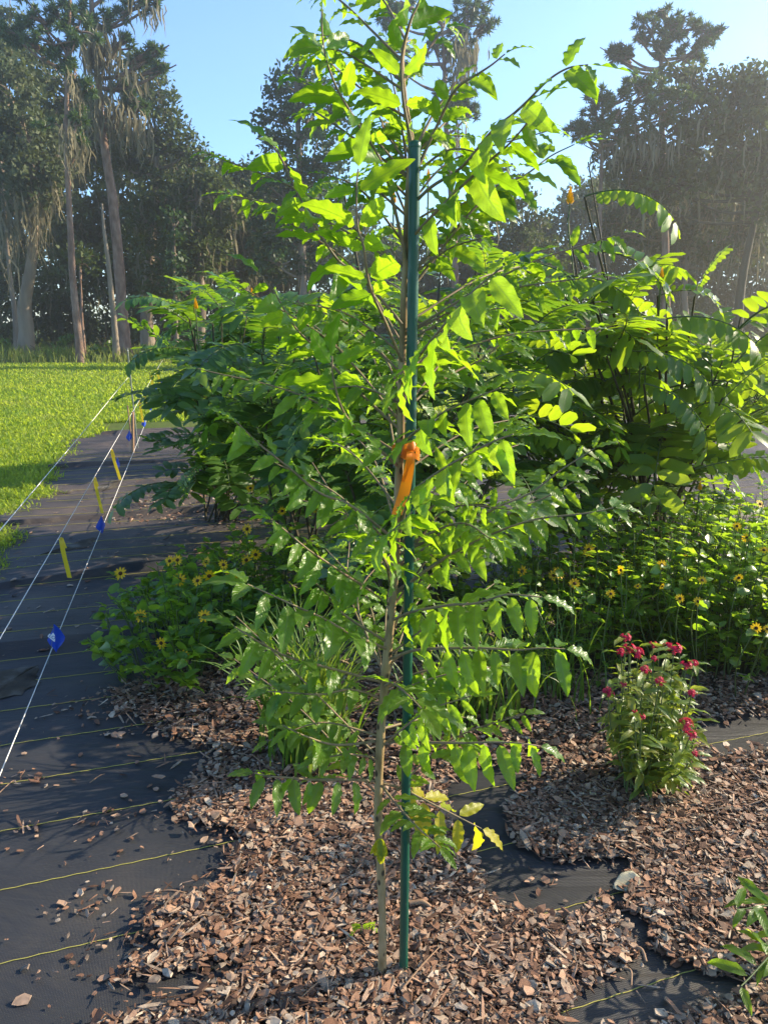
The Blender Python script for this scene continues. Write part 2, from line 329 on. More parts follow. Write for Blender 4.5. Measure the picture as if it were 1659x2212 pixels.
ridx = np.argsort(E[:, 1]); Ey, Ex = E[ridx, 1], E[ridx, 0]
ok = (cen[:, 0] > np.interp(cen[:, 1], Ey, Ex) + .03 * np.sin(cen[:, 1] * 9) - .12) & (cen[:, 1] < G(330, 906)[1] + .25 * cen[:, 0] + .8)
nu = len(us); i = np.arange(len(vs) - 1)[:, None] * nu; j = np.arange(nu - 1)[None]
F = np.stack([i + j, i + j + 1, i + nu + j + 1, i + nu + j], -1).reshape(-1, 4); F = F[ok[F].all(1)]
mb = MB(); mb.add(cen, F); fab = tag(mb.build("landscape_fabric", M_FAB), kind='structure')
mb = MB()                      # yellow woven threads across the fabric
v0 = float(TV @ G(0, 1935)); 
for k in range(-3, 34):
    v = v0 + .262 * k
    u = np.arange(-3.0, 7.0, .03); Q = u[:, None] * TQ + (v + .004 * np.sin(u * 3 + k))[:, None] * TV
    Q[:, 2] = fab_h(Q) + .0015
    keep = (Q[:, 0] > np.interp(Q[:, 1], Ey, Ex) + .02) & (Q[:, 1] < 8.6)
    Q = Q[keep]
    if len(Q) > 3:
        zig = .0012 * np.where(np.arange(len(Q)) % 2 == 0, 1, -1); Q = Q + zig[:, None] * TV
        tube(mb, Q, .0014, 4, cap=False)
mb.build("thread", M_THREAD, fab)
def patch(name, pts, z, mat, label=None):
    pp = np.array([G(x, y) for x, y in pts]); c = pp.mean(0); m = 5; ring = []
    th = np.linspace(0, len(pts), len(pts) * m, endpoint=False); a = th.astype(int) % len(pts); b = (a + 1) % len(pts); f = (th - th.astype(int))[:, None]
    o = pp[a] * (1 - f) + pp[b] * f; o = o + rng.normal(size=o.shape) * [.012, .012, 0]
    rings = [c + (o - c) * s for s in (1, .8, .55, .3)]
    V = np.concatenate(rings + [c[None]]); V[:, 2] = fab_h(V) + z + rng.uniform(0, .006, len(V)); V[:len(o), 2] -= .006
    n = len(o); F = []
    for r_ in range(3):
        F += [[r_ * n + q, r_ * n + (q + 1) % n, (r_ + 1) * n + (q + 1) % n, (r_ + 1) * n + q] for q in range(n)]
    mb = MB(); mb.add(V, F); mb.add(V, [[3 * n + q, 3 * n + (q + 1) % n, 4 * n] for q in range(n)])
    return mb.build(name, mat)
for pts in ([(-60, 1470), (60, 1445), (88, 1450), (80, 1490), (20, 1520), (-60, 1530)], [(200, 1058), (258, 1044), (250, 1058), (205, 1068)], [(140, 1190), (205, 1168), (200, 1188), (80, 1212)], [(108, 1070), (160, 1062), (150, 1072), (112, 1076)]):
    tag(patch("soil", pts, .006, M_SOIL), kind='structure')

def blades(n_, base, length, width, lean, mat, name, group=None, seg=2, **kw):
    base = np.asarray(base); N = len(base)
    az = rng.uniform(0, 2 * math.pi, N); d = np.stack([np.cos(az), np.sin(az), 0 * az], -1)
    sd = np.stack([-np.sin(az + rng.normal(0, .6, N)), np.cos(az), 0 * az], -1)
    L = np.asarray(length)[:, None]; wd = np.asarray(width)[:, None]; le = np.asarray(lean)[:, None]
    mid = base + d * L * le * .35 + np.array([0, 0, 1]) * L * .55; tip = base + d * L * le + np.array([0, 0, 1]) * L * (1 - .45 * le)
    V = np.stack([base - sd * wd, base + sd * wd, mid + sd * wd * .8, mid - sd * wd * .8, tip], 1)
    q = np.arange(N)[:, None] * 5
    return V, q
# lawn blades, denser near the camera
NG = 190000; pxs = np.where(np.arange(NG) < 150000, rng.uniform(-260, 520, NG), rng.uniform(520, 1800, NG)); pys = 785 + rng.uniform(0, 1, NG) ** 1.15 * np.where(np.arange(NG) < 150000, 520, 170)
r_ = np.stack([(pxs - CX) / FPX, np.cos(PITCH) + np.sin(PITCH) * (CY - pys) / FPX, -np.sin(PITCH) + np.cos(PITCH) * (CY - pys) / FPX], -1)
B = C0 + r_ * (-CAM_Z / r_[:, 2])[:, None]; B[:, 2] = -.02
edge = np.interp(B[:, 1], Ey, Ex) + .05 * np.sin(B[:, 1] * 9) + rng.normal(0, .05, len(B))
far = B[:, 1] > G(330, 906)[1] + .25 * B[:, 0] + .74
B = B[(B[:, 0] < edge) | far]; B = B[B[:, 1] < 34]
D = np.linalg.norm(B, axis=1); N = len(B)
V, q = blades(N, B, rng.uniform(.03, .075, N) * (1 + D / 40) + (np.abs(np.interp(B[:, 1], Ey, Ex) - B[:, 0]) < .25) * rng.uniform(0, .05, N), .0022 + D * .0007 * rng.uniform(.6, 1.2, N), rng.uniform(.2, 1.1, N), M_GRASS, "grass")
mb = MB(); mb.add(V, np.concatenate([q, q + 1, q + 2, q + 3], 1)); 
mb.f.append(np.concatenate([q + 3, q + 2, q + 4], 1)); mb.m.append(np.zeros(N))
tag(mb.build("lawn_grass", M_GRASS, smooth=False), "short green lawn grass beside the black ground fabric", "grass", kind='stuff')
# tall grass at the wood edge
N = 16000; x = rng.uniform(-19, 22, N); y = 28.5 + rng.uniform(0, 1, N) ** .7 * 8 + .03 * x
B = np.stack([x, y, 0 * x - .02], -1)
V, q = blades(N, B, rng.uniform(.2, .75, N) * (.6 + .5 * np.sin(x * 1.3) ** 2), rng.uniform(.012, .025, N), rng.uniform(.1, .6, N), M_TALL, "tall")
mb = MB(); mb.add(V, np.concatenate([q, q + 1, q + 2, q + 3], 1)); mb.f.append(np.concatenate([q + 3, q + 2, q + 4], 1)); mb.m.append(np.zeros(N))
tag(mb.build("tall_grass", M_TALL, smooth=False), "unmown straw and green grass along the wood edge", "grass", kind='stuff')

# ------------------------------------------------------------------ mulch
main = gpoly([(309, 1465), (227, 1505), (230, 1527), (317, 1555), (360, 1584), (440, 1600), (460, 1626), (432, 1669), (388, 1713), (388, 1752), (496, 1781), (532, 1810), (507, 1831), (496, 1874), (545, 1889), (503, 1903), (424, 1932), (378, 1946), (324, 1954), (345, 1982), (298, 2004), (345, 2018), (374, 2033), (370, 2054), (295, 2072), (248, 2112), (280, 2110), (367, 2094), (421, 2079), (540, 2058), (532, 2079), (540, 2101), (486, 2119), (403, 2159), (360, 2187), (223, 2205), (120, 2290), (1900, 2290), (1900, 1470), (1000, 1440), (520, 1400), (400, 1430)])
holes = [gp_scale(gpoly(p), f_) for f_, p in zip((1.15, 1.6, 1.2), ([(975, 1712), (1062, 1665), (1115, 1665), (1134, 1716), (1101, 1750), (1123, 1817), (1145, 1830), (1213, 1846), (1328, 1842), (1350, 1867), (1285, 1900), (1263, 1939), (1199, 1968), (1170, 1950), (1091, 1936), (1062, 1903), (1045, 1860), (990, 1777)],
    [(1314, 1964), (1350, 1950), (1350, 1997), (1386, 2015), (1382, 2047), (1450, 2076), (1533, 2105), (1224, 2207), (1188, 2225), (1249, 2180), (1260, 2133), (1307, 2087), (1368, 2061), (1325, 2004)],
    [(1504, 1569), (1700, 1538), (1700, 1605), (1548, 1630), (1522, 1605)]))]
def chips(n_, x0, x1, y0, y1, polys, sub, scale, jit, zmax):
    P = np.stack([rng.uniform(x0, x1, n_), rng.uniform(y0, y1, n_)], -1); Q = P + rng.normal(0, 1, P.shape) * np.where(rng.uniform(size=(n_, 1)) < .82, jit * .8, jit * 3.2)
    k = np.zeros(n_, bool)
    for p in polys: k |= inpoly(Q, p)
    Q2 = P + rng.normal(0, jit * .8, P.shape)
    for p in sub: k &= ~inpoly(Q2, p)
    P = P[k]; n = len(P); z = rng.uniform(0, 1, n) ** 1.3 * zmax
    return np.column_stack([P, z]), scale * np.ones(n)
parts = [chips(98000, -1.3, 1.6, 1.15, 2.15, [main], holes, 1.0, .014, .022), chips(52000, -1.7, 2.6, 2.15, 3.4, [main], holes, 1.15, .02, .03)]
farp = [gpoly(p) for p in ([(370, 1060), (470, 1035), (660, 1020), (660, 1120), (560, 1150), (430, 1120), (300, 1120), (250, 1110)], [(400, 1190), (520, 1160), (600, 1180), (480, 1215)], [(1090, 1240), (1300, 1130), (1500, 1100), (1500, 1300), (1100, 1330)], [(410, 955), (470, 940), (500, 960), (420, 970)])]
parts.append(chips(22000, -3.2, 3.2, 2.6, 9.0, farp, [], 1.5, .12, .02))
# loose chips lying on open fabric
n = 1500; pp = np.array([G(x, y) for x, y in zip(rng.uniform(-80, 520, n), 940 + rng.uniform(0, 1, n) ** 1.0 * 1270)]); k = (pp[:, 0] > np.interp(pp[:, 1], Ey, Ex) + .1) & (rng.uniform(size=n) < .16 + .65 * (pp[:, 1] > 3.2)) & ~inpoly(pp, main)
pp[:, 2] = 0; parts.append((pp[k], rng.uniform(.7, 1.3, k.sum())))
for hx, hy, hn, hr in ((195, 1965, 30, .05), (240, 1780, 26, .05), (60, 1790, 8, .03), (100, 1700, 6, .03), (190, 1525, 25, .07), (260, 1590, 20, .05), (250, 2060, 14, .05), (170, 2105, 10, .06), (35, 1690, 8, .03), (200, 1560, 20, .06), (1180, 1900, 14, .06), (1245, 1700, 20, .08), (1400, 2140, 6, .05), (1100, 1790, 8, .05)):
    c = G(hx, hy); p = c + rng.normal(0, hr, (hn, 3)) * [1, .7, 0]; p[:, 2] = 0; parts.append((p, np.ones(hn)))
P = np.concatenate([a for a, b in parts]); sc = np.concatenate([b for a, b in parts]); P[:, 2] += fab_h(P) + .003
n = len(P)
L = rng.lognormal(math.log(.0130), .5, n) * sc; W_ = L * rng.uniform(.3, .85, n); sl_ = rng.uniform(size=n) < .22
L = np.where(sl_, L * 2.6, L); W_ = np.where(sl_, L * .10, np.minimum(W_, .024)); H = np.minimum(rng.uniform(.06, .2, n) * W_ + .0008, .004)
L = np.minimum(L, np.where(sl_, .06, .032)); az = rng.uniform(0, 2 * math.pi, n); tilt = rng.normal(0, .24, (n, 2))
X = nrm(np.stack([np.cos(az), np.sin(az), tilt[:, 0]], -1)); Nn = nrm(np.stack([tilt[:, 1] * -np.sin(az), tilt[:, 1] * np.cos(az), np.ones(n)], -1)); Nn = nrm(Nn - X * (Nn * X).sum(1, keepdims=True)); Yv = np.cross(Nn, X)
a6 = np.arange(6) / 6 * 6.2832
ring = np.stack([np.cos(a6), np.sin(a6)], -1) * .55
J = np.zeros((n, 12, 3)); rr = 1 + rng.normal(0, .24, (n, 6, 1)); J[:, :6, :2] = ring[None] * rr; J[:, 6:, :2] = J[:, :6, :2] * (1 + rng.normal(0, .08, (n, 6, 1)))
J[:, :6, 2] = rng.normal(.5, .35, (n, 6)); J[:, 6:, 2] = J[:, :6, 2] - 1
J = J * np.stack([L, W_, H], -1)[:, None]
bend = rng.normal(0, 6, (n, 1)); J[:, :, 2] += bend * J[:, :, 1] ** 2
Vv = (P + [0, 0, .004])[:, None] + J[..., 0:1] * X[:, None] + J[..., 1:2] * Yv[:, None] + J[..., 2:3] * Nn[:, None]
off = (np.arange(n) * 12)[:, None, None]; sd6 = np.array([[k + 6, (k + 1) % 6 + 6, (k + 1) % 6, k] for k in range(6)])
mb = MB(); mb.add(Vv, (sd6[None] + off).reshape(-1, 4)); mb.f.append((np.array([[0, 1, 2, 3, 4, 5]])[None] + off).reshape(-1, 6)); mb.m.append(np.zeros(n))
tag(mb.build("bark_mulch", M_CHIP, smooth=False), "brown pine bark chips spread over the black fabric", "mulch", kind='stuff')
print("chips", n)

# ------------------------------------------------------------------ the young tree, its stake and its ribbon
Y0 = 1.43
tb = G(825, 2124)
tree = thing("young_tree", "slender young tree with wavy bright green leaves tied to a green stake", "tree", tb)
tp = [tb] + [PY(x, y, 1.425 + .02 * k / 10) for k, (x, y) in enumerate([(826, 1990), (822, 1870), (817, 1780), (818, 1690), (824, 1560), (834, 1440), (846, 1320), (855, 1180), (861, 1050), (866, 920), (868, 800), (872, 680), (877, 540), (882, 420), (888, 306), (874, 216), (869, 126), (886, 47), (907, 0), (925, -60), (940, -130)])]
TP = spline(tp, 120); f = np.linspace(0, 1, 120)
TR = np.interp(f, [0, .04, .2, .4, .6, .75, .85, 1], [.0102, .0094, .0094, .0086, .0070, .0054, .0028, .0012]) * (1 + .05 * np.sin(f * 90) * (f < .75))
mb = MB(); tube(mb, TP, TR, 12, noise=.02); mb.build("trunk", M_TRUNK, tree)
HT = [leaf_tpl(16, 6, .31 + .018 * k, .56, .88, .24, .038, 3 + (k % 3) * .7, .25 + .15 * k, .25 - .2 * (k % 2), seed=k) for k in range(6)]
def branch(ctrl, leaf=.075, gap=.03, start=.22, roll=38, r0=.0032, mat=None, droop=.28, pairs=True, tips=True, px=True, label=None, mats=None):
    pts = [PY(x, y, 1.44 + d) for x, y, d in ctrl] if px else ctrl
    n = 40; Q = spline(pts, n); T, A, Bn = frames(Q)
    mb = MB(); tube(mb, Q, np.linspace(r0, .0011, n), 7); b = mb.build("branch", M_TWIG, tree)
    if label: b['label'] = label
    seg = np.concatenate([[0], np.cumsum(np.linalg.norm(np.diff(Q, axis=0), axis=1))]); L = seg[-1]
    gap = gap * .92; d = np.arange(L * start, L, gap); d = d + rng.normal(0, gap * .12, len(d)); d = np.clip(d, 0, L)
    pos = np.stack([np.interp(d, seg, Q[:, k]) for k in range(3)], -1); t = nrm(np.stack([np.interp(d, seg, T[:, k]) for k in range(3)], -1))
    s0 = np.cross(t, [0, 0, 1.0]); s0 = nrm(s0 + 1e-6); s0 = np.where((s0[:, 1] > 0)[:, None], -s0, s0)
    upv = nrm(np.cross(s0, t)); upv = np.where((upv[:, 2] < 0)[:, None], -upv, upv)
    ro = R(roll * .55) + rng.normal(0, .25, len(d)); s = s0 * np.cos(ro)[:, None] - upv * np.sin(ro)[:, None]; nn = upv * np.cos(ro)[:, None] + s0 * np.sin(ro)[:, None]
    PP, XX_, NN, SS = [], [], [], []
    for sg in (1, -1):
        k = np.ones(len(d), bool) if pairs else (np.arange(len(d)) % 2 == (0 if sg > 0 else 1))
        k &= rng.uniform(size=len(d)) > .06
        m = k.sum(); dz = rng.normal(droop, .25, m)[:, None]
        x = sg * s[k] * .85 + t[k] * (.5 + rng.normal(0, .18, (m, 1))) + np.array([0, 0, -1.0]) * dz + rng.normal(0, .08, (m, 3))
        PP.append(pos[k] + sg * s[k] * .002); XX_.append(x); NN.append(nn[k] + rng.normal(0, .17, (m, 3)) + np.array([0, 0, .2]))
        fr = d[k] / L; SS.append(leaf * .9 * (.75 + .4 * np.sin(np.clip(fr, 0, 1) * 2.6)) * rng.uniform(.75, 1.2, m))
    if tips:
        PP.append(Q[-1:]); XX_.append(T[-1:] + [[0, 0, -.2]]); NN.append(np.array([[0, -.3, 1.0]])); SS.append(np.array([leaf * .9]))
    mb = MB(); place_var(mb, HT, np.concatenate(PP), np.concatenate(XX_), np.concatenate(NN), np.concatenate(SS))
    mb.build("foliage", mat or M_HERO, b)
BR = [
 ([(878, 560, .0), (845, 420, -.03), (820, 342, -.05), (763, 252, -.08), (720, 173, -.1), (698, 90, -.1), (695, -30, -.1)], dict(leaf=.085, gap=.043, start=.3, roll=30)),
 ([(888, 306, 0), (871, 216, -.02), (868, 126, -.03), (886, 47, -.05), (907, 0, -.05), (925, -70, -.05)], dict(leaf=.081, gap=.04, start=.1, roll=35)),
 ([(884, 420, .02), (875, 324, .04), (860, 230, .06), (836, 130, .08)], dict(leaf=.07, start=.2)),
 ([(893, 330, .0), (925, 266, .03), (950, 225, .05), (985, 175, .06)], dict(leaf=.06, gap=.024)),
 ([(890, 390, .0), (940, 280, .0), (983, 195, -.03), (1029, 162, -.04), (1062, 140, -.05), (1090, 117, -.05)], dict(leaf=.062, gap=.036, start=.3)),
 ([(885, 450, .0), (930, 405, -.03), (998, 360, -.08), (1062, 284, -.14), (1110, 245, -.18), (1141, 216, -.2), (1184, 173, -.22), (1227, 147, -.24), (1270, 140, -.25)], dict(leaf=.081, gap=.04, start=.25, roll=45)),
 ([(884, 520, .0), (930, 470, -.05), (1000, 400, -.1), (1060, 345, -.14), (1110, 300, -.18), (1170, 223, -.2)], dict(leaf=.089, gap=.042, start=.2, roll=50)),
 ([(880, 600, 0), (950, 530, .05), (1062, 414, .1), (1134, 378, .12), (1188, 338, .15), (1240, 312, .15)], dict(leaf=.075, gap=.034, start=.3, roll=40)),
 ([(878, 640, 0), (925, 575, .02), (975, 511, .03), (1025, 450, .05), (1075, 400, .06)], dict(leaf=.075, start=.25)),
 ([(868, 780, 0), (835, 702, -.08), (799, 619, -.14), (785, 533, -.17), (772, 486, -.18), (770, 406, -.19), (774, 365, -.19)], dict(leaf=.089, gap=.046, start=.35, roll=30)),
 ([(868, 700, 0), (800, 620, -.03), (760, 583, -.05), (727, 558, -.07), (677, 482, -.1), (640, 410, -.12), (608, 342, -.13), (585, 310, -.13)], dict(leaf=.086, gap=.05, start=.3, roll=30)),
 ([(866, 930, 0), (778, 850, .0), (717, 788, .0), (670, 740, -.02), (637, 706, -.03), (594, 634, -.05), (560, 590, -.05)], dict(leaf=.075, gap=.036, start=.2, roll=30)),
 ([(862, 1010, 0), (778, 932, -.06), (742, 889, -.1), (720, 817, -.13), (718, 770, -.14)], dict(leaf=.09, gap=.038, start=.25, roll=35)),
 ([(858, 1170, 0), (760, 1094, -.04), (691, 1065, -.06), (630, 1015, -.08), (590, 983, -.1), (558, 957, -.1), (511, 911, -.12)], dict(leaf=.07, gap=.032, start=.2, roll=30)),
 ([(864, 890, 0), (871, 821, -.1), (907, 767, -.2), (950, 713, -.27), (979, 677, -.3), (1029, 623, -.34), (1087, 575, -.36)], dict(leaf=.085, gap=.036, start=.18, roll=55, droop=.35)),
 ([(862, 1000, 0), (871, 958, -.06), (914, 921, -.14), (961, 889, -.18), (1015, 864, -.22), (1080, 838, -.25)], dict(leaf=.08, gap=.036, start=.22, roll=50)),
 ([(866, 900, 0), (907, 857, .06), (979, 806, .12), (1037, 778, .16), (1083, 742, .18), (1130, 715, .2)], dict(leaf=.075, start=.2)),
 ([(855, 1190, 0), (882, 1080, -.12), (918, 1040, -.18), (990, 993, -.24), (1065, 954, -.28), (1108, 938, -.3)], dict(leaf=.085, gap=.034, start=.22, roll=52, droop=.35)),
 ([(857, 1200, 0), (960, 1150, .0), (1062, 1100, .02), (1145, 1065, .04), (1206, 1019, .05), (1250, 990, .06), (1285, 968, .06)], dict(leaf=.055, gap=.036, start=.35, roll=40)),
 ([(856, 1230, 0), (960, 1180, .05), (1062, 1130, .08), (1127, 1094, .1), (1181, 1073, .12), (1240, 1040, .12)], dict(leaf=.06, start=.3)),
 ([(853, 1280, 0), (960, 1205, -.05), (1060, 1155, -.08), (1152, 1123, -.1), (1263, 1109, -.12), (1325, 1097, -.12)], dict(leaf=.066, gap=.03, start=.3, roll=48)),
 ([(845, 1270, 0), (835, 1220, -.1), (818, 1185, -.16), (832, 1160, -.2), (861, 1135, -.24), (890, 1105, -.26)], dict(leaf=.085, gap=.025, start=.2, roll=35, droop=.4)),
 ([(846, 1310, 0), (793, 1271, -.05), (742, 1239, -.08), (699, 1210, -.1), (663, 1185, -.12), (624, 1152, -.13), (585, 1120, -.14)], dict(leaf=.07, gap=.032, start=.2, roll=20)),
 ([(842, 1390, 0), (771, 1347, -.04), (728, 1314, -.06), (699, 1275, -.08), (655, 1238, -.1)], dict(leaf=.062, gap=.025, start=.25, roll=20)),
 ([(842, 1405, 0), (760, 1370, -.1), (699, 1336, -.16), (649, 1314, -.2), (595, 1289, -.22), (535, 1262, -.24)], dict(leaf=.085, gap=.042, start=.25, roll=15)),
 ([(832, 1475, 0), (700, 1440, -.08), (624, 1419, -.14), (584, 1400, -.16), (541, 1375, -.18), (505, 1352, -.18)], dict(leaf=.07, gap=.04, start=.3, roll=15)),
 ([(846, 1340, 0), (890, 1322, -.08), (972, 1307, -.16), (1030, 1303, -.2), (1090, 1285, -.22), (1140, 1287, -.24), (1170, 1290, -.24)], dict(leaf=.082, gap=.036, start=.2, roll=40, droop=.5)),
 ([(838, 1425, 0), (900, 1404, -.08), (1008, 1400, -.14), (1059, 1401, -.16), (1120, 1404, -.18), (1170, 1400, -.2), (1220, 1402, -.2)], dict(leaf=.08, gap=.04, start=.25, roll=35, droop=.6)),
 ([(830, 1490, 0), (890, 1458, .0), (947, 1444, .0), (1010, 1440, .0)], dict(leaf=.075, gap=.03, roll=30, droop=.7)),
 ([(830, 1482, 0), (850, 1476, -.1), (880, 1500, -.2), (910, 1530, -.26)], dict(leaf=.085, gap=.045, start=.3, roll=10)),
 ([(828, 1510, 0), (760, 1490, -.05), (690, 1500, -.08), (610, 1495, -.1), (580, 1494, -.1)], dict(leaf=.062, gap=.028, start=.25, roll=15)),
 ([(822, 1600, 0), (728, 1609, -.06), (660, 1590, -.1), (610, 1566, -.1)], dict(leaf=.068, gap=.03, start=.3, roll=15)),
 ([(822, 1602, 0), (908, 1603, -.04), (1000, 1605, -.07), (1060, 1603, -.1), (1120, 1605, -.12), (1165, 1612, -.12)], dict(leaf=.076, gap=.036, start=.2, roll=30, droop=.7)),
 ([(824, 1575, 0), (880, 1560, .05), (950, 1545, .1), (1005, 1550, .12)], dict(leaf=.066, gap=.026, start=.2, roll=25, droop=.5)),
 ([(819, 1688, 0), (756, 1684, -.06), (673, 1684, -.1), (630, 1680, -.12), (583, 1677, -.14), (550, 1670, -.14)], dict(leaf=.062, gap=.036, start=.3, roll=25, droop=.7)),
 ([(819, 1690, 0), (857, 1738, -.1), (900, 1785, -.18), (950, 1830, -.24)], dict(leaf=.055, gap=.02, start=.3, roll=-8, droop=.0)),
 ([(820, 1690, 0), (870, 1705, .0), (950, 1745, -.02), (1008, 1774, -.03), (1040, 1790, -.03)], dict(leaf=.088, gap=.046, start=.25, roll=30, droop=.8, mat=M_YEL, label="lowest branch with leaves turning yellow")),
]
for ctrl, kw in BR: branch(ctrl, **kw)
# further branches through the crown, mostly on the far side of the trunk
for k in range(78):
    i0 = int(120 * (rng.uniform(.27, .84) if k < 26 else rng.uniform(.36, .64) if k < 46 else rng.uniform(.62, .80) if k < 60 else rng.uniform(.15, .42))); o = TP[i0]; hz = o[2]
    az = rng.uniform(R(-20), R(200)) if k % 5 else rng.uniform(R(190), R(350))
    Lb = rng.uniform(.26, .50) * (1.0 if hz < 1.6 else .75); el = R(rng.uniform(18, 50) + max(0, hz - 1.6) * 45); dd = np.array([math.cos(az) * math.cos(el), math.sin(az) * math.cos(el), math.sin(el)])
    if dd[1] < 0 and abs(dd[0]) < .7: dd = dd * [1, -1, 1]
    if dd[1] < 0: Lb *= .6
    side = nrm(np.cross(dd, [0, 0, 1])); c = [o, o + dd * Lb * .5 + side * rng.normal(0, .03), o + dd * Lb + side * rng.normal(0, .05) + np.array([0, 0, -.05])]
    branch(c, leaf=rng.uniform(.042, .06), gap=.028, start=.2, roll=rng.uniform(0, 40) if dd[1] > 0 else 20, px=False, r0=.0026)
# withered yellow tuft at the low bend of the trunk
c = PY(822, 1808, 1.396); mb = MB()
place_var(mb, HT, np.repeat(c[None], 5, 0), np.array([[-.25, -.3, -1], [.0, -.4, -1], [.22, -.2, -1], [.1, -.5, -1.1], [-.4, -.1, -.8]]), np.array([[0, -1, .1]] * 5), [.055, .068, .06, .06, .05], 0, .75)
tag(mb.build("foliage", M_YEL, tree), "withered yellow leaf tuft")

sb = G(871, 2116); st = PY(896, 320, 1.432)
stake = thing("garden_stake", "dark green coated round stake standing beside the young tree trunk", "stake", sb)
mb = MB(); Q = spline([sb - [0, 0, .02], st], 30); tube(mb, Q, .0098 + .0005 * (np.arange(30) % 2), 16); mb.build("rod", M_STAKE, stake)
mb = MB(); e = nrm(st - sb); tube(mb, [st, st + e * .002, st + e * .009, st + e * .012], [.0106, .0112, .0108, .006], 16); mb.build("end_cap", M_STAKE, stake)
# ribbon
rb = PY(868, 968, 1.42); rib = thing("plastic_ribbon", "orange plastic ribbon knotted round the trunk and the green stake", "ribbon", rb)
ct = np.array([PY(864, 966, 1.432), PY(889, 966, 1.432)]); c = ct.mean(0); mb = MB()
n = 40; th = np.linspace(0, 2 * math.pi, n, endpoint=False); rx, ry = .026, .016
def band(zc, hgt, sl, ph):
    V = []
    for q in (0, .5, 1):
        V.append(np.stack([c[0] + rx * np.cos(th), c[1] + ry * np.sin(th), zc + hgt * (q - .5) + sl * np.cos(th + ph) + .0025 * np.sin(th * 5 + q * 3)], -1))
    V = np.concatenate(V); F = []
    for q in range(2): F += [[q * n + k, q * n + (k + 1) % n, (q + 1) * n + (k + 1) % n, (q + 1) * n + k] for k in range(n)]
    mb.add(V, F)
band(c[2] - .002, .018, .004, 0); rx *= 1.05; ry *= 1.08; band(c[2] - .010, .015, -.006, .4)
mb.build("loop", M_RIBBON, rib)
def strip(mb, ctr, w0, w1, across, n=16, mat=0, tw=0.0):
    Q = spline(ctr, n); s = np.linspace(0, 1, n)[:, None]; ww = (w0 + (w1 - w0) * s) / 2
    a = np.asarray(across, float)[None] + tw * s * np.array([[.2, -1, 0]]); a = nrm(a)
    wob = .15 * ww * np.array([[0, -1, 0]]) * np.sin(s * 7)
    V = np.stack([Q - a * ww, Q + wob, Q + a * ww], 1); k = np.arange(n - 1)[:, None] * 3
    F = np.concatenate([np.concatenate([k, k + 1, k + 4, k + 3], 1), np.concatenate([k + 1, k + 2, k + 5, k + 4], 1)])
    mb.add(V, F, mat)
kn = PY(886, 970, 1.408)
mb = MB(); strip(mb, [kn, PY(886, 1000, 1.398), PY(874, 1060, 1.405), PY(860, 1112, 1.40)], .014, .026, (1, .15, -.12)); mb.build("tail", M_RIBBON, rib)
mb = MB(); strip(mb, [kn, PY(884, 985, 1.392), PY(884, 1015, 1.40), PY(874, 1040, 1.404)], .012, .016, (1, .5, 0)); mb.build("tail", M_RIBBON, rib)
mb = MB(); V, F, uv = leaf_tpl(6, 6, .9, .5, .5, 0, .1, 2, 1.6); place(mb, (V, F, uv), [kn + [-.008, 0, .006]], [[1, -.4, .3]], [[0, -1, .5]], .02); tube(mb, [kn + [-.006, 0, 0], kn, kn + [.007, 0, .002]], [.004, .0065, .004], 8); mb.build("knot", M_RIBBON, rib)

# ------------------------------------------------------------------ candle bushes (large pinnate leaves)
LL = [leaf_tpl(6, 4, .37, .36, .34, .12, .02, 2, .25 + .2 * k, seed=20 + k, petiole=.02) for k in range(3)]
def frond_mesh(seed, npair=10, arch=1.0, vee=.2, lf=.25, mat=None):
    n = 24; s = np.linspace(0, 1, n); a = .35 - arch * s ** 1.3
    x = np.concatenate([[0], np.cumsum(np.cos(a[:-1]) / (n - 1))]); z = np.concatenate([[0], np.cumsum(np.sin(a[:-1]) / (n - 1))])
    Q = np.stack([x, .03 * np.sin(s * 4 + seed), z], -1); T, _, _ = frames(Q); mb = MB()
    tube(mb, Q, np.linspace(.009, .003, n), 5, 1)
    d = np.linspace(.13, .985, npair); pos = np.stack([np.interp(d, s, Q[:, k]) for k in range(3)], -1); t = nrm(np.stack([np.interp(d, s, T[:, k]) for k in range(3)], -1))
    for sg in (1, -1):
        sv = np.array([0, sg, 0.0]); nn = nrm(np.cross(t, [[0, 1.0, 0]])) * -1
        nn = np.where((nn[:, 2] < 0)[:, None], -nn, nn)
        X = sv * .95 + t * (.2 + .5 * (d[:, None] > .93)) + nn * vee + rng.normal(0, .09, (npair, 3))
        place_var(mb, LL, pos, X, nn - vee * .7 * sv + rng.normal(0, .14, (npair, 3)), lf * (.72 + .45 * d) * rng.uniform(.9, 1.1, npair))
    return mb.mesh("frond", [mat or M_SENNA, M_STEM])
FR = [frond_mesh(k, 11 + k % 3, a, v, .225) for k, (a, v) in enumerate([(1.0, .55), (1.35, -.35), (.75, .75), (1.7, .3), (1.15, -.6), (.5, -.1)])]
LN = [leaf_tpl(5, 4, .34, .4, .4, .12, .02, 2, .25 + .2 * k, seed=30 + k, petiole=.02) for k in range(3)]
FINE = []
LLs, LL = LL, LN
FINE = [frond_mesh(k + 10, 14 + k % 3, a, v, .21, M_SENNA_SHADE) for k, (a, v) in enumerate([(1.0, .2), (1.35, -.1), (.75, .35), (1.7, .1), (1.15, -.3), (.5, .1)])]
LL = LLs
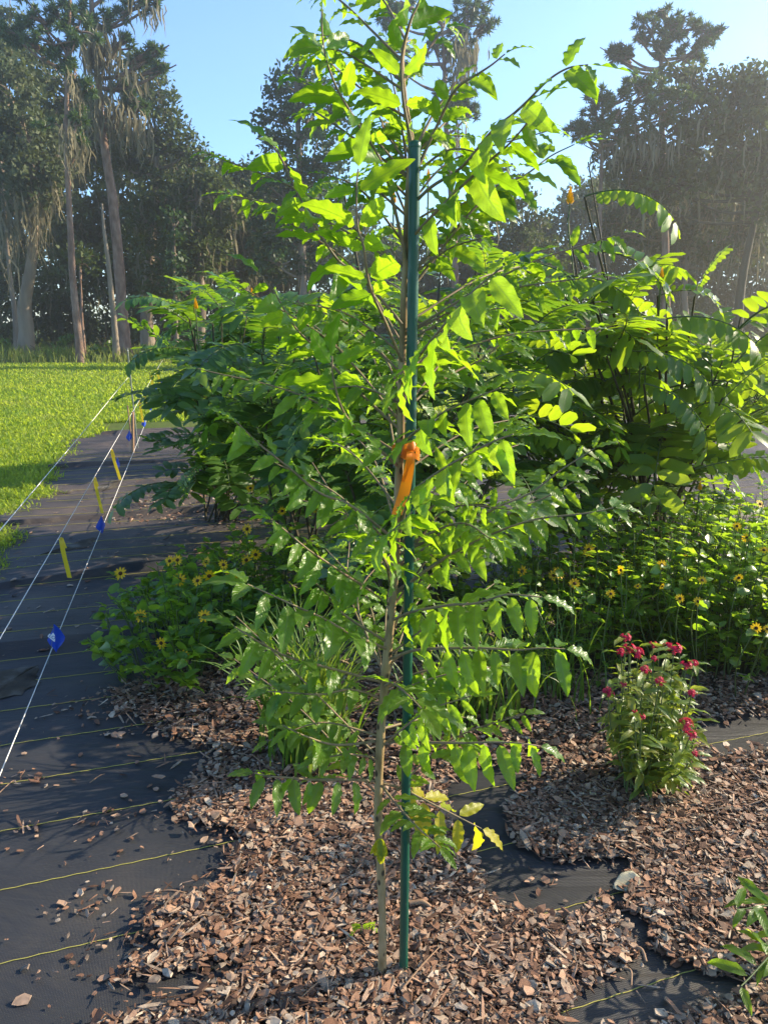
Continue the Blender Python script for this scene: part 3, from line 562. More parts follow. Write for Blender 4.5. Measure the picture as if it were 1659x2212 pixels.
def spike_mesh():
    mb = MB(); n = 60; k = np.arange(n); z = k / n; r = .16 * (1 - z) ** .6 + .02
    th = k * 2.4; pos = np.stack([np.cos(th) * r * .4, np.sin(th) * r * .4, z * .95], -1)
    X = np.stack([np.cos(th), np.sin(th), .9 + 0 * th], -1)
    place(mb, leaf_tpl(4, 2, .75, .5, .5, .6, 0, 1, -.6), pos, X, np.stack([-np.cos(th), -np.sin(th), .6 + 0 * th], -1), .22 * (1.25 - z))
    tube(mb, np.array([[0, 0, -.5], [0, 0, 0], [0, 0, .95]]), [.035, .03, .01], 6, 1)
    return mb.mesh("flower_spike", [M_CAND, M_STEM])
SPK = spike_mesh()
def put(me, name, parent, P0, X, N, sc):
    X = nrm(np.asarray(X, float)); N = np.asarray(N, float); N = nrm(N - X * (N @ X)); Yv = np.cross(N, X)
    o = bpy.data.objects.new(name, me); COL.objects.link(o); o.parent = parent
    L = np.asarray(P0) - PW[parent.name]
    o.matrix_local = Matrix(((X[0] * sc, Yv[0] * sc, N[0] * sc, L[0]), (X[1] * sc, Yv[1] * sc, N[1] * sc, L[1]), (X[2] * sc, Yv[2] * sc, N[2] * sc, L[2]), (0, 0, 0, 1)))
    return o
def candle_bush(label, base, tops, per, size, fronds=(), spikes=(), group=None, fset=None, zmin=.35):
    fset = fset or FR
    base = np.asarray(base, float); b = thing("candle_bush", label, "shrub", base, group)
    mb = MB(); cnt = 0
    for tpt in tops:
        tpt = np.asarray(tpt, float); o = base + rng.normal(0, .06, 3) * [1, 1, 0]
        mid = o * .5 + tpt * .5 + np.array([0, 0, .12 * np.linalg.norm((tpt - o)[:2])]) + rng.normal(0, .05, 3)
        Q = spline([o, mid, tpt], 20); tube(mb, Q, np.linspace(.009, .0035, 20), 6)
        for q in range(per):
            f = rng.uniform(.3, 1.0) ** .8; p = Q[int(f * 19)]
            if p[2] < zmin: p = Q[rng.integers(13, 20)]
            az = rng.uniform(0, 2 * math.pi)
            out = (p - base) * [1, 1, 0]; d = np.array([math.cos(az), math.sin(az), rng.uniform(-.05, .7)]) + .8 * out / (np.linalg.norm(out) + .2)
            put(fset[rng.integers(0, 6)], "frond", b, p, d, [rng.normal(0, .2), rng.normal(0, .2), 1], size * rng.uniform(.75, 1.2)); cnt += 1
    for P0, P1, kind in fronds:
        d = np.asarray(P1) - P0; L = np.linalg.norm(d); put(fset[kind], "frond", b, P0, d + [0, 0, .15 * L], np.array([0, -.35, 1]), L * 1.08); cnt += 1
        tube(mb, spline([base, (base + P0) / 2 + [0, 0, .15], P0], 16), np.linspace(.012, .005, 16), 6)
    mb.build("stem", M_DSTEM, b)
    for P, sc in spikes:
        put(SPK, "flower_spike", b, P, [1, 0, 0], [0, 0, 1], sc)
        mb = MB(); tube(mb, spline([P - [0, 0, sc * .4], np.asarray(P) - [0, 0, .10], np.asarray(P) * .93 + base * .07 - [0, 0, .22]], 8), .004, 5); mb.build("stem", M_STEM, b)
    print("fronds", cnt)
fr = lambda x0, y0, d0, x1, y1, d1, k: (PY(x0, y0, d0), PY(x1, y1, d1), k)
candle_bush("spreading bush of long feather-like leaves with yellow flower spikes at the right edge", (1.7, 4.4, 0),
    [PY(x, y, d + 1.0) for x, y, d in [(1270, 350, 3.1), (1225, 470, 2.95), (1320, 690, 2.8), (1440, 640, 3.0), (1560, 780, 2.9), (1470, 900, 2.9), (1610, 900, 2.9), (1180, 640, 3.2), (1240, 800, 3.0), (1600, 680, 3.0)]], 8, .6,
    [fr(1262, 425, 3.8, 1465, 470, 3.65, 1), fr(1245, 545, 3.8, 1480, 640, 3.7, 3), fr(1205, 600, 3.8, 1400, 690, 3.7, 1), fr(1500, 640, 3.85, 1580, 560, 3.75, 5), fr(1420, 640, 3.8, 1570, 650, 3.7, 3), fr(1440, 690, 3.7, 1660, 770, 3.6, 1), fr(1310, 770, 3.6, 1545, 830, 3.5, 1), fr(1500, 1010, 3.5, 1700, 1050, 3.4, 5), fr(1560, 860, 3.6, 1720, 800, 3.5, 5), fr(1390, 830, 3.5, 1540, 960, 3.4, 1), fr(1290, 660, 3.6, 1215, 720, 3.4, 1)],
    [(PY(1230, 442, 3.75), .085), (PY(1398, 722, 3.65), .08), (PY(1385, 745, 3.65), .05), (PY(1428, 600, 3.70), .05), (PY(1362, 712, 3.70), .04), (PY(1510, 1060, 3.50), .05)], zmin=.7)
candle_bush("dense bush of feather-like leaves, mostly coloured as in shade, directly behind the young tree", (.15, 3.5, 0),
    [PY(x, y, d) for x, y, d in [(700, 640, 3.5), (790, 560, 3.7), (960, 470, 3.7), (1030, 560, 3.6), (1080, 600, 3.6), (660, 700, 3.4), (740, 760, 3.1), (860, 640, 3.2), (960, 660, 3.2), (1050, 760, 3.1), (700, 860, 3.1), (1000, 880, 3.0), (1100, 900, 3.1), (860, 860, 3.1), (1130, 740, 3.6), (1150, 870, 3.5)]], 6, .46,
    [fr(740, 400, 3.6, 660, 420, 3.5, 1)],
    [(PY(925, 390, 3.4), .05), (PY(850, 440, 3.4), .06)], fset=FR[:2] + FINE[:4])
candle_bush("left bush of feather-like leaves overhanging the string fence", (-1.25, 5.6, 0),
    [PY(x, y, d) for x, y, d in [(420, 665, 5.0), (480, 640, 5.5), (540, 640, 5.6), (600, 640, 5.4), (430, 740, 5.0), (520, 720, 5.2), (590, 760, 5.2), (420, 850, 5.0), (480, 830, 5.0), (560, 860, 5.0), (470, 950, 4.9), (620, 900, 5.0), (440, 1010, 4.9), (640, 720, 5.2), (420, 1060, 5.0), (520, 1060, 5.1), (610, 1030, 5.1)]], 5, .56,
    [fr(410, 690, 4.8, 272, 640, 4.6, 1), fr(425, 760, 4.9, 285, 790, 4.7, 4), fr(460, 700, 4.9, 330, 740, 4.8, 1), fr(430, 880, 4.8, 310, 870, 4.7, 0), fr(470, 960, 4.8, 385, 950, 4.7, 1), fr(440, 1000, 4.7, 385, 1060, 4.6, 3)],
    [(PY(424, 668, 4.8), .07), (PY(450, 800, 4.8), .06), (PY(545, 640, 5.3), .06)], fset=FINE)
candle_bush("fine-leaved bush with shade in its leaf colour, filling the gap between the left bush and the young tree", (-.55, 4.5, 0),
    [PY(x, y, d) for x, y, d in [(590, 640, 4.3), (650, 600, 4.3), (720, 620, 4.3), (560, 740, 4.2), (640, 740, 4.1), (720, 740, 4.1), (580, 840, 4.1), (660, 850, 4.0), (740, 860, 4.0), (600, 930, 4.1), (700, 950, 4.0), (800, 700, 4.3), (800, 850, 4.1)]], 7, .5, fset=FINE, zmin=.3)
candle_bush("paler feathery bush standing farthest back behind the left bush", (-1.6, 8.2, 0),
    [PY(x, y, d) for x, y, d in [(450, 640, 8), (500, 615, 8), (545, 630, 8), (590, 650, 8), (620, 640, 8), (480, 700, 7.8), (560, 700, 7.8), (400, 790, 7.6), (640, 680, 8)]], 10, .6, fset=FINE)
candle_bush("low feathery bush half hidden behind the right bush", (2.6, 5.6, 0),
    [PY(x, y, d) for x, y, d in [(1250, 800, 5.5), (1330, 780, 5.6), (1420, 760, 5.5), (1500, 800, 5.4), (1580, 760, 5.4), (1650, 820, 5.3), (1200, 880, 5.2)]], 10, .55)

# ------------------------------------------------------------------ sunflower plants
SF = [leaf_tpl(6, 4, .62, .42, .75, .22, .05, 3, .3 + .2 * k, .1, seed=40 + k, petiole=.12) for k in range(3)]
def flower_mesh():
    mb = MB(); n = 11; th = np.arange(n) / n * 6.2832 + rng.normal(0, .06, n)
    X = np.stack([np.cos(th), np.sin(th), .12 + 0 * th], -1)
    place(mb, leaf_tpl(4, 2, .36, .5, .4, .2, .0, 1, .25, petiole=.22), np.zeros((n, 3)), X, np.stack([-.1 * np.cos(th), -.1 * np.sin(th), 1 + 0 * th], -1), .024 * rng.uniform(.85, 1.05, n))
    m1 = mb.mesh("flower", M_PETAL); mb = MB()
    tube(mb, np.array([[0, 0, -.006], [0, 0, .001], [0, 0, .0045], [0, 0, .006]]), [.004, .0085, .0072, .003], 10)
    return m1, mb.mesh("flower_disc", M_DISC)
FM, FD = flower_mesh()
def facing(n, tow=(0, -1, .45), sp=.35): return nrm(np.asarray(tow) + rng.normal(0, sp, (n, 3)))
def put_flower(parent, P, N, sc=1.0):
    o = put(FM, "flower", parent, P, np.cross(N, [.3, .9, .2]), N, sc); d = bpy.data.objects.new("flower_disc", FD); COL.objects.link(d); d.parent = o
def sunflowers(label, c, rx, ry, h, nst, flowers, lsz=.062, lp=14, tow=(0, -1, .45), fsc=1.2, flat=.45, group="beach sunflower clumps in the bed"):
    c = np.asarray(c, float); b = thing("sunflower_clump", label, "flowering plant", c, group); st, lf = MB(), MB()
    def stem(o, tip, nl):
        mid = (o + tip) / 2 + np.append((tip - o)[:2] * .2, .06) + rng.normal(0, .02, 3); Q = spline([o, mid, tip], 12); tube(st, Q, np.linspace(.0035, .0016, 12), 5)
        T = frames(Q)[0]; k = (11.9 * rng.uniform(.1, 1, nl) ** .85).astype(int); p = Q[k]; az = rng.uniform(0, 6.2832, nl)
        X = np.stack([np.cos(az), np.sin(az), rng.uniform(-.2, .7, nl)], -1); N = np.stack([-.5 * np.cos(az), -.5 * np.sin(az), .8 + 0 * az], -1) + .55 * SUN + rng.normal(0, .4, (nl, 3))
        place_var(lf, SF, p, X, N, lsz * rng.uniform(.55, 1.15, nl))
    for k in range(nst):
        az = rng.uniform(0, 6.2832); u = math.sqrt(rng.uniform()); o = c + [rx * .75 * u * math.cos(az), ry * .75 * u * math.sin(az), 0]
        tip = c + np.array([rx * u * math.cos(az) * 1.1, ry * u * math.sin(az) * 1.1, h * (1 - flat * u * u) * rng.uniform(.45, 1.05)]); stem(o, tip, lp)
    for x, y, d in flowers:
        P = PY(x, y, d - .06); o = c + np.append((P - c)[:2] * .7, 0); stem(o, P - [0, 0, .004], 6); put_flower(b, P + np.array([0, -.004, .004]), facing(1, tow)[0], fsc * rng.uniform(.75, 1.05))
    st.build("stem", M_STEM, b); lf.build("foliage", M_SUNF, b)
sunflowers("shaded clump of yellow sunflowers spilling over the fabric at left", G(405, 1425), .36, .5, .46, 85, [(306, 1331, 2.95), (350, 1390, 2.85), (397, 1419, 2.8), (443, 1332, 2.9), (428, 1256, 3.1), (385, 1211, 3.3), (368, 1213, 3.3), (447, 1215, 3.3), (484, 1221, 3.25), (262, 1240, 3.35), (389, 1254, 3.2), (453, 1245, 3.2)])
sunflowers("sunflower clump between the left clump and the young tree, in deep shade", G(580, 1330), .5, .5, .5, 80, [(506, 1252, 3.4), (520, 1283, 3.35), (553, 1199, 3.6), (533, 1211, 3.6), (535, 1144, 3.9), (542, 1056, 4.2), (610, 1105, 4.0), (680, 1100, 4.0), (500, 1250, 3.4)])
sunflowers("low sunflower growth in shade right behind the green stake", G(960, 1300), .75, .6, .5, 110, [(1126, 1235, 3.2), (1206, 1239, 3.2), (1195, 1244, 3.2), (850, 1190, 3.6), (920, 1180, 3.6), (1270, 1189, 3.2)])
sunflowers("large sunlit sunflower clump at the right edge behind the red flowers", G(1560, 1400), .66, .5, .70, 300, [(1515, 1255, 2.75), (1340, 1233, 2.85), (1428, 1221, 2.9), (1429, 1268, 2.85), (1376, 1268, 2.85), (1467, 1294, 2.75), (1506, 1301, 2.7), (1631, 1358, 2.6), (1655, 1360, 2.6), (1611, 1163, 3.0), (1484, 1202, 3.0), (1590, 1138, 3.1), (1648, 1190, 2.9), (1594, 1250, 2.8)], .06, 17, (-.3, -.5, .7), .75, flat=.08)
sunflowers("smaller sunlit sunflower clump just left of the large right clump", G(1270, 1410), .42, .4, .6, 130, [(1318, 1284, 2.75), (1240, 1262, 2.85)], .055, 13, (-.3, -.5, .7), .9, flat=.1)
sunflowers("far sunflower growth beside the grey fabric at right", G(1640, 1180), .7, .7, .5, 80, [(1600, 1100, 4.6), (1640, 1090, 4.6)], .07, 11)
candle_bush("low feathery growth, partly coloured as in shade, at the foot of the right bush", (1.15, 4.0, 0), [PY(x, y, d) for x, y, d in [(1130, 960, 3.8), (1190, 900, 3.9), (1250, 930, 3.9), (1310, 960, 4.0), (1370, 920, 4.0), (1430, 960, 4.0), (1500, 980, 4.0), (1150, 820, 4.0)]], 7, .46, fset=FINE[:3] + FR[:3], zmin=.3)
sunflowers("low leafy growth beneath the left feathery bush", G(720, 1110), .7, .6, .5, 70, [], .08, 12)

# ------------------------------------------------------------------ red flowering plant
pc = G(1395, 1715); pen = thing("red_flowering_plant", "bushy plant with red star-shaped flower clusters growing in the bark mulch", "flowering plant", pc)
PL = [leaf_tpl(7, 4, .27, .6, .8, .25, .04, 2, .6 + .3 * k, .1, seed=60 + k, petiole=.06) for k in range(3)]
def star_cluster(seed, n=22):
    mb = MB(); st = rdir(n); st[:, 2] = np.abs(st[:, 2]) * .8 + .35; st = nrm(st); pos = st * rng.uniform(.016, .024, (n, 1))
    for p, d in zip(pos, st):
        a = nrm(np.cross(d, [.3, .5, .8])); bb = np.cross(d, a); th = np.arange(5) * 1.2566 + rng.uniform(0, 6)
        X = np.cos(th)[:, None] * a + np.sin(th)[:, None] * bb + d * .3
        place(mb, leaf_tpl(2, 2, .5, .5, .6, .2, 0, 1, .3), np.repeat(p[None], 5, 0), X, np.repeat(d[None], 5, 0), .0085)
        tube(mb, [p * .05, p], [.0008, .0011], 4, 0, False)
    return mb.mesh("flower_cluster", [M_RED])
SC = [star_cluster(k) for k in range(3)]
CL = [(1350, 1380, 2.2, 1), (1358, 1405, 2.15, 1.2), (1376, 1415, 2.1, 1.2), (1340, 1412, 2.12, .9), (1410, 1395, 2.15, .8), (1455, 1405, 2.1, 1.3), (1440, 1400, 2.12, .9), (1412, 1425, 2.05, .6), (1480, 1440, 2.05, 1), (1498, 1437, 2.02, .8), (1392, 1450, 2.0, .9), (1424, 1475, 1.95, .9), (1312, 1498, 2.0, 1), (1345, 1480, 2.0, .6), (1493, 1500, 1.98, .8), (1480, 1570, 1.9, 1.3), (1490, 1590, 1.9, 1), (1385, 1550, 1.88, .6), (1370, 1540, 1.9, .5), (1500, 1630, 1.9, .6)]
st, lf = MB(), MB()
def pstem(o, tip, nl, sz):
    Q = spline([o, (o + tip) / 2 + np.append((tip - o)[:2] * .25, .03), tip], 12); tube(st, Q, np.linspace(.0036, .0016, 12), 5)
    for k in np.linspace(3, 11, nl).astype(int):
        az = rng.uniform(0, 6.28); d = np.array([[math.cos(az), math.sin(az), .25], [-math.cos(az), -math.sin(az), .25]]) + rng.normal(0, .18, (2, 3))
        place_var(lf, PL, np.repeat(Q[k][None], 2, 0), d, np.array([[0, 0, 1.0]] * 2) + rng.normal(0, .3, (2, 3)), sz * rng.uniform(.6, 1.15, 2))
for x, y, d, s_ in CL:
    P = PY(x, y, d); pstem(pc + rng.normal(0, .05, 3) * [1, 1, 0], P, 8, .068); put(SC[rng.integers(0, 3)], "flower_cluster", pen, P, [1, 0, 0], [-.1, -.3, 1], s_ * .78)
for k in range(46):
    az = rng.uniform(0, 6.28); u = rng.uniform(.2, 1); pstem(pc + rng.normal(0, .06, 3) * [1, 1, 0], pc + np.array([.17 * u * math.cos(az), .17 * u * math.sin(az), rng.uniform(.14, .5)]), 8, .066)
st.build("stem", M_STEM, pen); lf.build("foliage", M_PENT, pen)

# ------------------------------------------------------------------ strap-leaved clumps
def straps(mb, c, n, length, width, lean, rad, azr=(0, 6.2832)):
    for k in range(n):
        az = rng.uniform(*azr); L = length * rng.uniform(.55, 1.1); le = lean * rng.uniform(.3, 1.2); o = c + rng.normal(0, rad, 3) * [1, 1, 0]
        s = np.linspace(0, 1, 9); a = R(86) - le * s ** 1.5 * 2.1; r = np.concatenate([[0], np.cumsum(np.cos(a[:-1]) * L / 8)]); z = np.concatenate([[0], np.cumsum(np.sin(a[:-1]) * L / 8)])
        Q = o + np.stack([r * math.cos(az), r * math.sin(az), np.maximum(z, .01)], -1)
        sd = nrm(np.array([-math.sin(az), math.cos(az), rng.normal(0, .3)])); wd = width * (1 - s ** 2.5 * .92)[:, None] * .5
        nn = np.cross(np.gradient(Q, axis=0), sd); nn = nrm(nn)
        V = np.stack([Q - sd * wd, Q - nn * wd * .35, Q + sd * wd], 1); q = np.arange(8)[:, None] * 3
        mb.add(V, np.concatenate([np.concatenate([q, q + 1, q + 4, q + 3], 1), np.concatenate([q + 1, q + 2, q + 5, q + 4], 1)]))
def seed_head():
    mb = MB(); d = rdir(16); d[:, 2] = d[:, 2] * .6
    for v in nrm(d): tube(mb, [v * .002, v * .010, v * .017], [.0012, .0034, .001], 5, cap=False)
    return mb.mesh("seed_head", M_SEED)
SH = seed_head()
def strap_clump(label, c, n, L, lean, rad, heads, wd=.012):
    b = thing("strap_leaf_clump", label, "plant", c, "strap-leaved clumps in the mulch"); mb = MB(); straps(mb, c, n, L, wd, lean, rad); mb.build("foliage", M_BLADE, b)
    for x, y, d in heads:
        P = PY(x, y, d); o = c + rng.normal(0, rad, 3) * [1, 1, 0]; Q = spline([o, o * .45 + P * .55 + np.array([0, 0, .05]), P], 14); mb = MB(); tube(mb, Q, np.linspace(.0036, .0022, 14), 6)
        straps(mb, Q[9], 2, .10, .008, .8, .001); straps(mb, Q[12], 2, .09, .007, .9, .001)
        s_ = mb.build("flower_stem", M_BLADE, b); put(SH, "seed_head", s_, P, [1, 0, 0], [0, 0, 1], 1.0)
c = G(672, 1640)
strap_clump("grassy clump of narrow arching leaves and brown seed heads left of the trunk", c, 240, .60, .8, .06, [(490, 1386, 2.15), (658, 1349, 2.3), (620, 1408, 2.2), (724, 1382, 2.25), (745, 1428, 2.2), (566, 1330, 2.35), (590, 1410, 2.15), (835, 1320, 2.35), (858, 1360, 2.4), (635, 1265, 2.5), (800, 1330, 2.4), (570, 1585, 2.0)])
strap_clump("shaded grassy clump behind the stake on the right", G(1010, 1560), 120, .46, .8, .09, [(925, 1402, 2.5), (910, 1360, 2.6), (1000, 1330, 2.6), (1060, 1370, 2.6)])
strap_clump("dark dry grassy clump beneath the sunflowers, farthest right of the grassy clumps", G(1150, 1505), 110, .46, .9, .11, [(1190, 1345, 2.7), (1120, 1330, 2.7)], .008)

# ------------------------------------------------------------------ small things on the ground
c = G(778, 2040); b = thing("seedling", "tiny bright green feathery seedling sprouting beside the young tree base", "seedling", c); mb = MB()
tube(mb, spline([c, c + [0.002, 0, .03], c + [.004, -.004, .055]], 8), .0014, 5); mb.build("stem", M_STEM, b)
mb = MB(); t0 = c + [.004, -.004, .055]
for dx, dz in ((.05, -.012), (.03, .02), (-.02, .012), (-.025, -.015)):
    Q = spline([t0, t0 + [dx * .5, -.006, dz * .3 + .006], t0 + [dx, -.012, dz]], 8); q = Q[1:]
    for sg in (1, -1):
        place_var(mb, LL, q, np.repeat([[.25 * np.sign(dx), -.3 * sg, .9 * sg]], 7, 0), np.repeat([[0, -1, .5]], 7, 0), .011)
mb.build("foliage", M_SUNF, b)
c = G(1365, 1922) + [0, 0, .03]; mb = MB(); V, F, uv = leaf_tpl(8, 6, .55, .5, .8, .5, .03, 2, -.5); place(mb, (V, F, uv), [c + [.02, .0, .015]], [[-1, -.25, -.35]], [[.1, -.5, 1]], .085)
o = mb.build("fallen_leaf", M_PALE, origin=c); o.modifiers.new("thickness", 'SOLIDIFY').thickness = .001
tag(o, "large pale curled fallen leaf lying on the mulch at lower right", "leaf")
c = G(812, 2105) + [0, 0, .012]; mb = MB(); place(mb, leaf_tpl(8, 6, .5, .4, .5, .2, .02, 2, .3), [c + [0, 0, .035]], [[.05, -.4, -.9]], [[0, -.9, .4]], .05)
o = mb.build("fallen_leaf", M_PALE, origin=c); o.modifiers.new("thickness", 'SOLIDIFY').thickness = .001
tag(o, "small greyish fallen leaf leaning against the young tree base", "leaf")
def stick(label, p0, p1, r, lift=.012, bend=.006):
    a, b_ = G(*p0) + [0, 0, lift + .016], G(*p1) + [0, 0, lift + .016]; mid = (a + b_) / 2 + np.array([bend, bend, .006]); mb = MB()
    tube(mb, spline([a, mid, b_], 12), np.linspace(r, r * .6, 12), 6, noise=.1); tag(mb.build("stick", M_WOOD, origin=a), label, "stick", "sticks lying on the bed")
stick("brown stick on the bare fabric at bottom right", (1346, 2112), (1361, 2150), .003, .012, .01)
stick("thick grey stick across the bare fabric at lower right", (1368, 2066), (1393, 2098), .005)
stick("grey stick at the edge of the bare fabric patch", (1463, 2094), (1520, 2098), .004)
stick("pale broad stick behind the green stake", (885, 1978), (930, 1985), .008, .02)
stick("long thin reddish twig right of the stake base", (870, 2170), (948, 2080), .0022, .03)
stick("pale twig at the bottom edge of the mulch", (640, 2200), (695, 2150), .0022, .025)
stick("pale twig on the dark fabric at left", (196, 1702), (228, 1683), .002, .004)
stick("tan straw lying on the fabric at the left edge", (0, 1725), (32, 1697), .002, .004)
stick("brown twig crossing the fabric corner at bottom left", (300, 2212), (372, 2172), .0026, .02)
stick("dark red twig on the mulch edge at left", (318, 1955), (412, 1956), .003, .02)

# plant at the lower right edge
c = G(1775, 2085); b = thing("leafy_plant", "leafy green plant reaching in at the lower right edge", "plant", c); st, lf = MB(), MB()
for tip in [PY(1590, 1965, 1.42), PY(1640, 1950, 1.45), PY(1650, 2040, 1.35), PY(1600, 2130, 1.25), PY(1700, 1900, 1.5), PY(1720, 2000, 1.4), PY(1640, 2100, 1.3), PY(1780, 1950, 1.4), PY(1800, 1850, 1.5)]:
    Q = spline([c + rng.normal(0, .02, 3) * [1, 1, 0], (c + tip) / 2 + [0, 0, .08], tip], 12); tube(st, Q, np.linspace(.0035, .0015, 12), 5)
    k = np.linspace(4, 11, 8).astype(int); az = rng.uniform(0, 6.28, 8); place_var(lf, PL, Q[k], np.stack([np.cos(az) - .4, np.sin(az), .2 + 0 * az], -1), np.array([[0, 0, 1.0]] * 8) + rng.normal(0, .3, (8, 3)), .075 * rng.uniform(.7, 1.2, 8))
st.build("stem", M_STEM, b); lf.build("foliage", M_HERO, b)

# ------------------------------------------------------------------ string fence: stakes, twine, flags, tapes
FB = G(299, 973); PN = np.cross(ROW, [0, 0, 1.0])
def onplane(px, py, off=0.0):
    r = ray(px, py); return C0 + r * (((FB + PN * off - C0) @ PN) / (r @ PN))
def rod(name, label, a, b_, r, mat, cat, group=None, n=8):
    a = np.asarray(a); mb = MB(); tube(mb, spline([a - [0, 0, .01], (a + b_) / 2, b_], 8), r, n)
    return tag(mb.build(name, mat, origin=a), label, cat, group)
rod("fence_rod", "tall thin green metal rod holding the ends of the strings", FB, PY(276, 752, FB[1] * 1.0), .009, M_STEEL, "fence rod")
rod("fence_rod", "short pale rod leaning behind the tall string fence rod", G(285, 950), PY(276, 876, G(285, 950)[1]), .009, M_WOOD, "fence rod")
rod("fence_post", "short brown wooden post beside the tall string fence rod", G(288, 984), PY(287, 890, G(288, 984)[1]), .018, M_WOOD, "post", None, 4)
SA = [G(25, 1617, .075), G(302, 945, .11)]; SB = [onplane(0, 1383), onplane(288, 888)]; SCc = [onplane(0, 1148), onplane(280, 813)]
for nm, (a, b_), lab in (("twine", SA, "lowest white twine of the string fence, close above the fabric"), ("twine", SB, "middle white twine of the string fence with yellow tapes tied on"), ("twine", SCc, "highest white twine of the string fence, nearest the lawn")):
    d = (a - b_) / np.linalg.norm(a - b_); e1 = a + d * 2.2; e2 = b_ - d * 9.0 if nm and lab[0] != 'h' else b_
    mb = MB(); s = np.linspace(0, 1, 60)[:, None]; Q = e1 + (e2 - e1) * s + np.array([0, 0, .003]) * np.sin(s * 9); tube(mb, Q, .0021, 6)
    tag(mb.build(nm, M_STRING, origin=e1), lab, "string")
def flag_mesh(s1=1.0):
    mb = MB(); u = np.linspace(0, 1, 8); v = np.linspace(0, 1, 8); UU, VV = np.meshgrid(u, v)
    X = (UU - .5) * .085 * np.interp(VV, [0, .1, .62, 1], [.06, .2, 1, .04]) + .002 * np.sin(VV * 9); Z = -.125 * VV + .012 * UU; Yy = .014 * np.abs(UU - .5) * 2 * np.sin(VV * 3.1) + .004 * np.sin(UU * 6 + VV * 4)
    V = np.stack([X, Yy, Z], -1).reshape(-1, 3); i = np.arange(7)[:, None] * 8; j = np.arange(7)[None]
    mb.add(V, np.stack([i + j, i + j + 1, i + 9 + j, i + 8 + j], -1).reshape(-1, 4)); return mb.mesh("pennant", M_BLUE)
FG = flag_mesh()
def flag(label, px, py, gx, gy, sc, rot=0.0):
    g_ = G(gx, gy); g_[2] = fab_h(g_[None])[0]; P = PY(px, py, g_[1]); b = thing("marker_flag", label, "marker flag", g_, "blue marker flags along the string fence")
    mb = MB(); tube(mb, [g_, g_ * .5 + P * .5 + [.004, 0, 0], P], .0012, 5); mb.build("wire", M_STEEL, b)
    return put(FG, "pennant", b, P, [math.cos(rot), math.sin(rot), 0], [0, 0, 1], sc)
fl = flag("nearest blue marker flag with a white printed emblem", 117, 1353, 105, 1440, 1.0, .1)
# the white gable-shaped emblem with its letters, printed on the near flag
g5 = [(-.026, -.038), (-.018, -.028), (-.006, -.030), (.004, -.022), (.012, -.030), (.006, -.072), (-.001, -.070)]
def onflag(x, z): return np.array([x, -.0045, z])
mb = MB(); V = np.array([onflag(x, z) for x, z in [(-.030, -.044), (-.020, -.032), (-.012, -.036), (-.004, -.028), (.002, -.040), (.003, -.052), (-.001, -.072), (-.006, -.070)]]); 
mb.add(V, [[0, 1, 2, 3, 4, 5, 6, 7]]); lg = mb.build("emblem", M_WHITE); lg.parent = fl
tcu = bpy.data.curves.new("letters", 'FONT'); tcu.body = "LO"; tcu.size = .022; tcu.extrude = .0002
to = bpy.data.objects.new("letters_tmp", tcu); COL.objects.link(to); bpy.context.view_layer.update()
tm = bpy.data.meshes.new_from_object(to.evaluated_get(bpy.context.evaluated_depsgraph_get())); bpy.data.objects.remove(to); tm.materials.clear(); tm.materials.append(M_BLUE)
tl = bpy.data.objects.new("lettering", tm); COL.objects.link(tl); tl.parent = fl
tl.matrix_local = Matrix.Translation((-.0245, -.0062, -.043)) @ Matrix.Rotation(R(42), 4, 'Y') @ Matrix.Rotation(R(90), 4, 'X')
for lab, a, sc, rot in (("second nearest blue marker flag, by the lifted fabric", (219, 1117, 214, 1172), .95, .9), ("blue marker flag just below the second yellow tape", (255, 990, 258, 1040), .9, 1.1), ("blue marker flag left of the rod's foot", (279, 932, 282, 985), .95, .3), ("blue marker flag right of the tall rod", (312, 906, 312, 950), .85, .8), ("small blue marker flag beneath the overhanging leaves", (326, 872, 328, 915), .9, .8), ("tiny distant blue marker flag by the lawn", (337, 830, 338, 865), .9, .6), ("farthest blue marker flag beside the left bush", (350, 818, 350, 850), .9, .6)):
    flag(lab, *a, sc, rot)
def tape(label, px, py, L, wd, sway, P=None):
    P = onplane(px, py) if P is None else P
    b = thing("yellow_tape", label, "tape", P, "yellow tapes tied on the string fence"); mb = MB()
    strip(mb, [P, P + [sway * .3, -.005, -L * .35], P + [sway, .004, -L]], wd, wd * 1.15, (1, .35, 0), 10, 0, .5); mb.build("tail", M_YTAPE, b)
    mb = MB(); strip(mb, [P, P + [.012, -.01, -L * .12], P + [.018, -.008, -L * .24]], wd, wd, (1, .2, .3), 6); 
    tube(mb, [P - ROW * .014, P, P + ROW * .014], [.004, .007, .004], 6); mb.build("knot", M_YTAPE, b)
tape("nearest yellow tape hanging from the middle string", 133, 1163, .22, .022, .02)
tape("second yellow tape hanging from the middle string, in shade", 205, 1032, .26, .020, .03)
tape("bright yellow tape on the middle string near the rod", 242, 972, .26, .024, .05)
tape("yellow tape hanging from the string just beyond the rod", 301, 862, .30, .030, .03)
tape("thin yellow tape beyond the rod beneath the leaves", 312, 842, .26, .030, .02)
tape("small distant yellow tape on the far string", 328, 812, .3, .035, .02)
tape("farthest yellow tape by the lawn edge", 341, 797, .3, .04, .02)
rod("wooden_stick", "thin bamboo stick standing in mulch beneath the left bush", G(578, 1105), PY(571, 985, G(578, 1105)[1]), .008, M_WOOD, "stick")
rod("wooden_stick", "short bamboo stick behind the left bush, nearer the trunk", G(633, 1000), PY(630, 945, G(633, 1000)[1]), .010, M_WOOD, "stick")

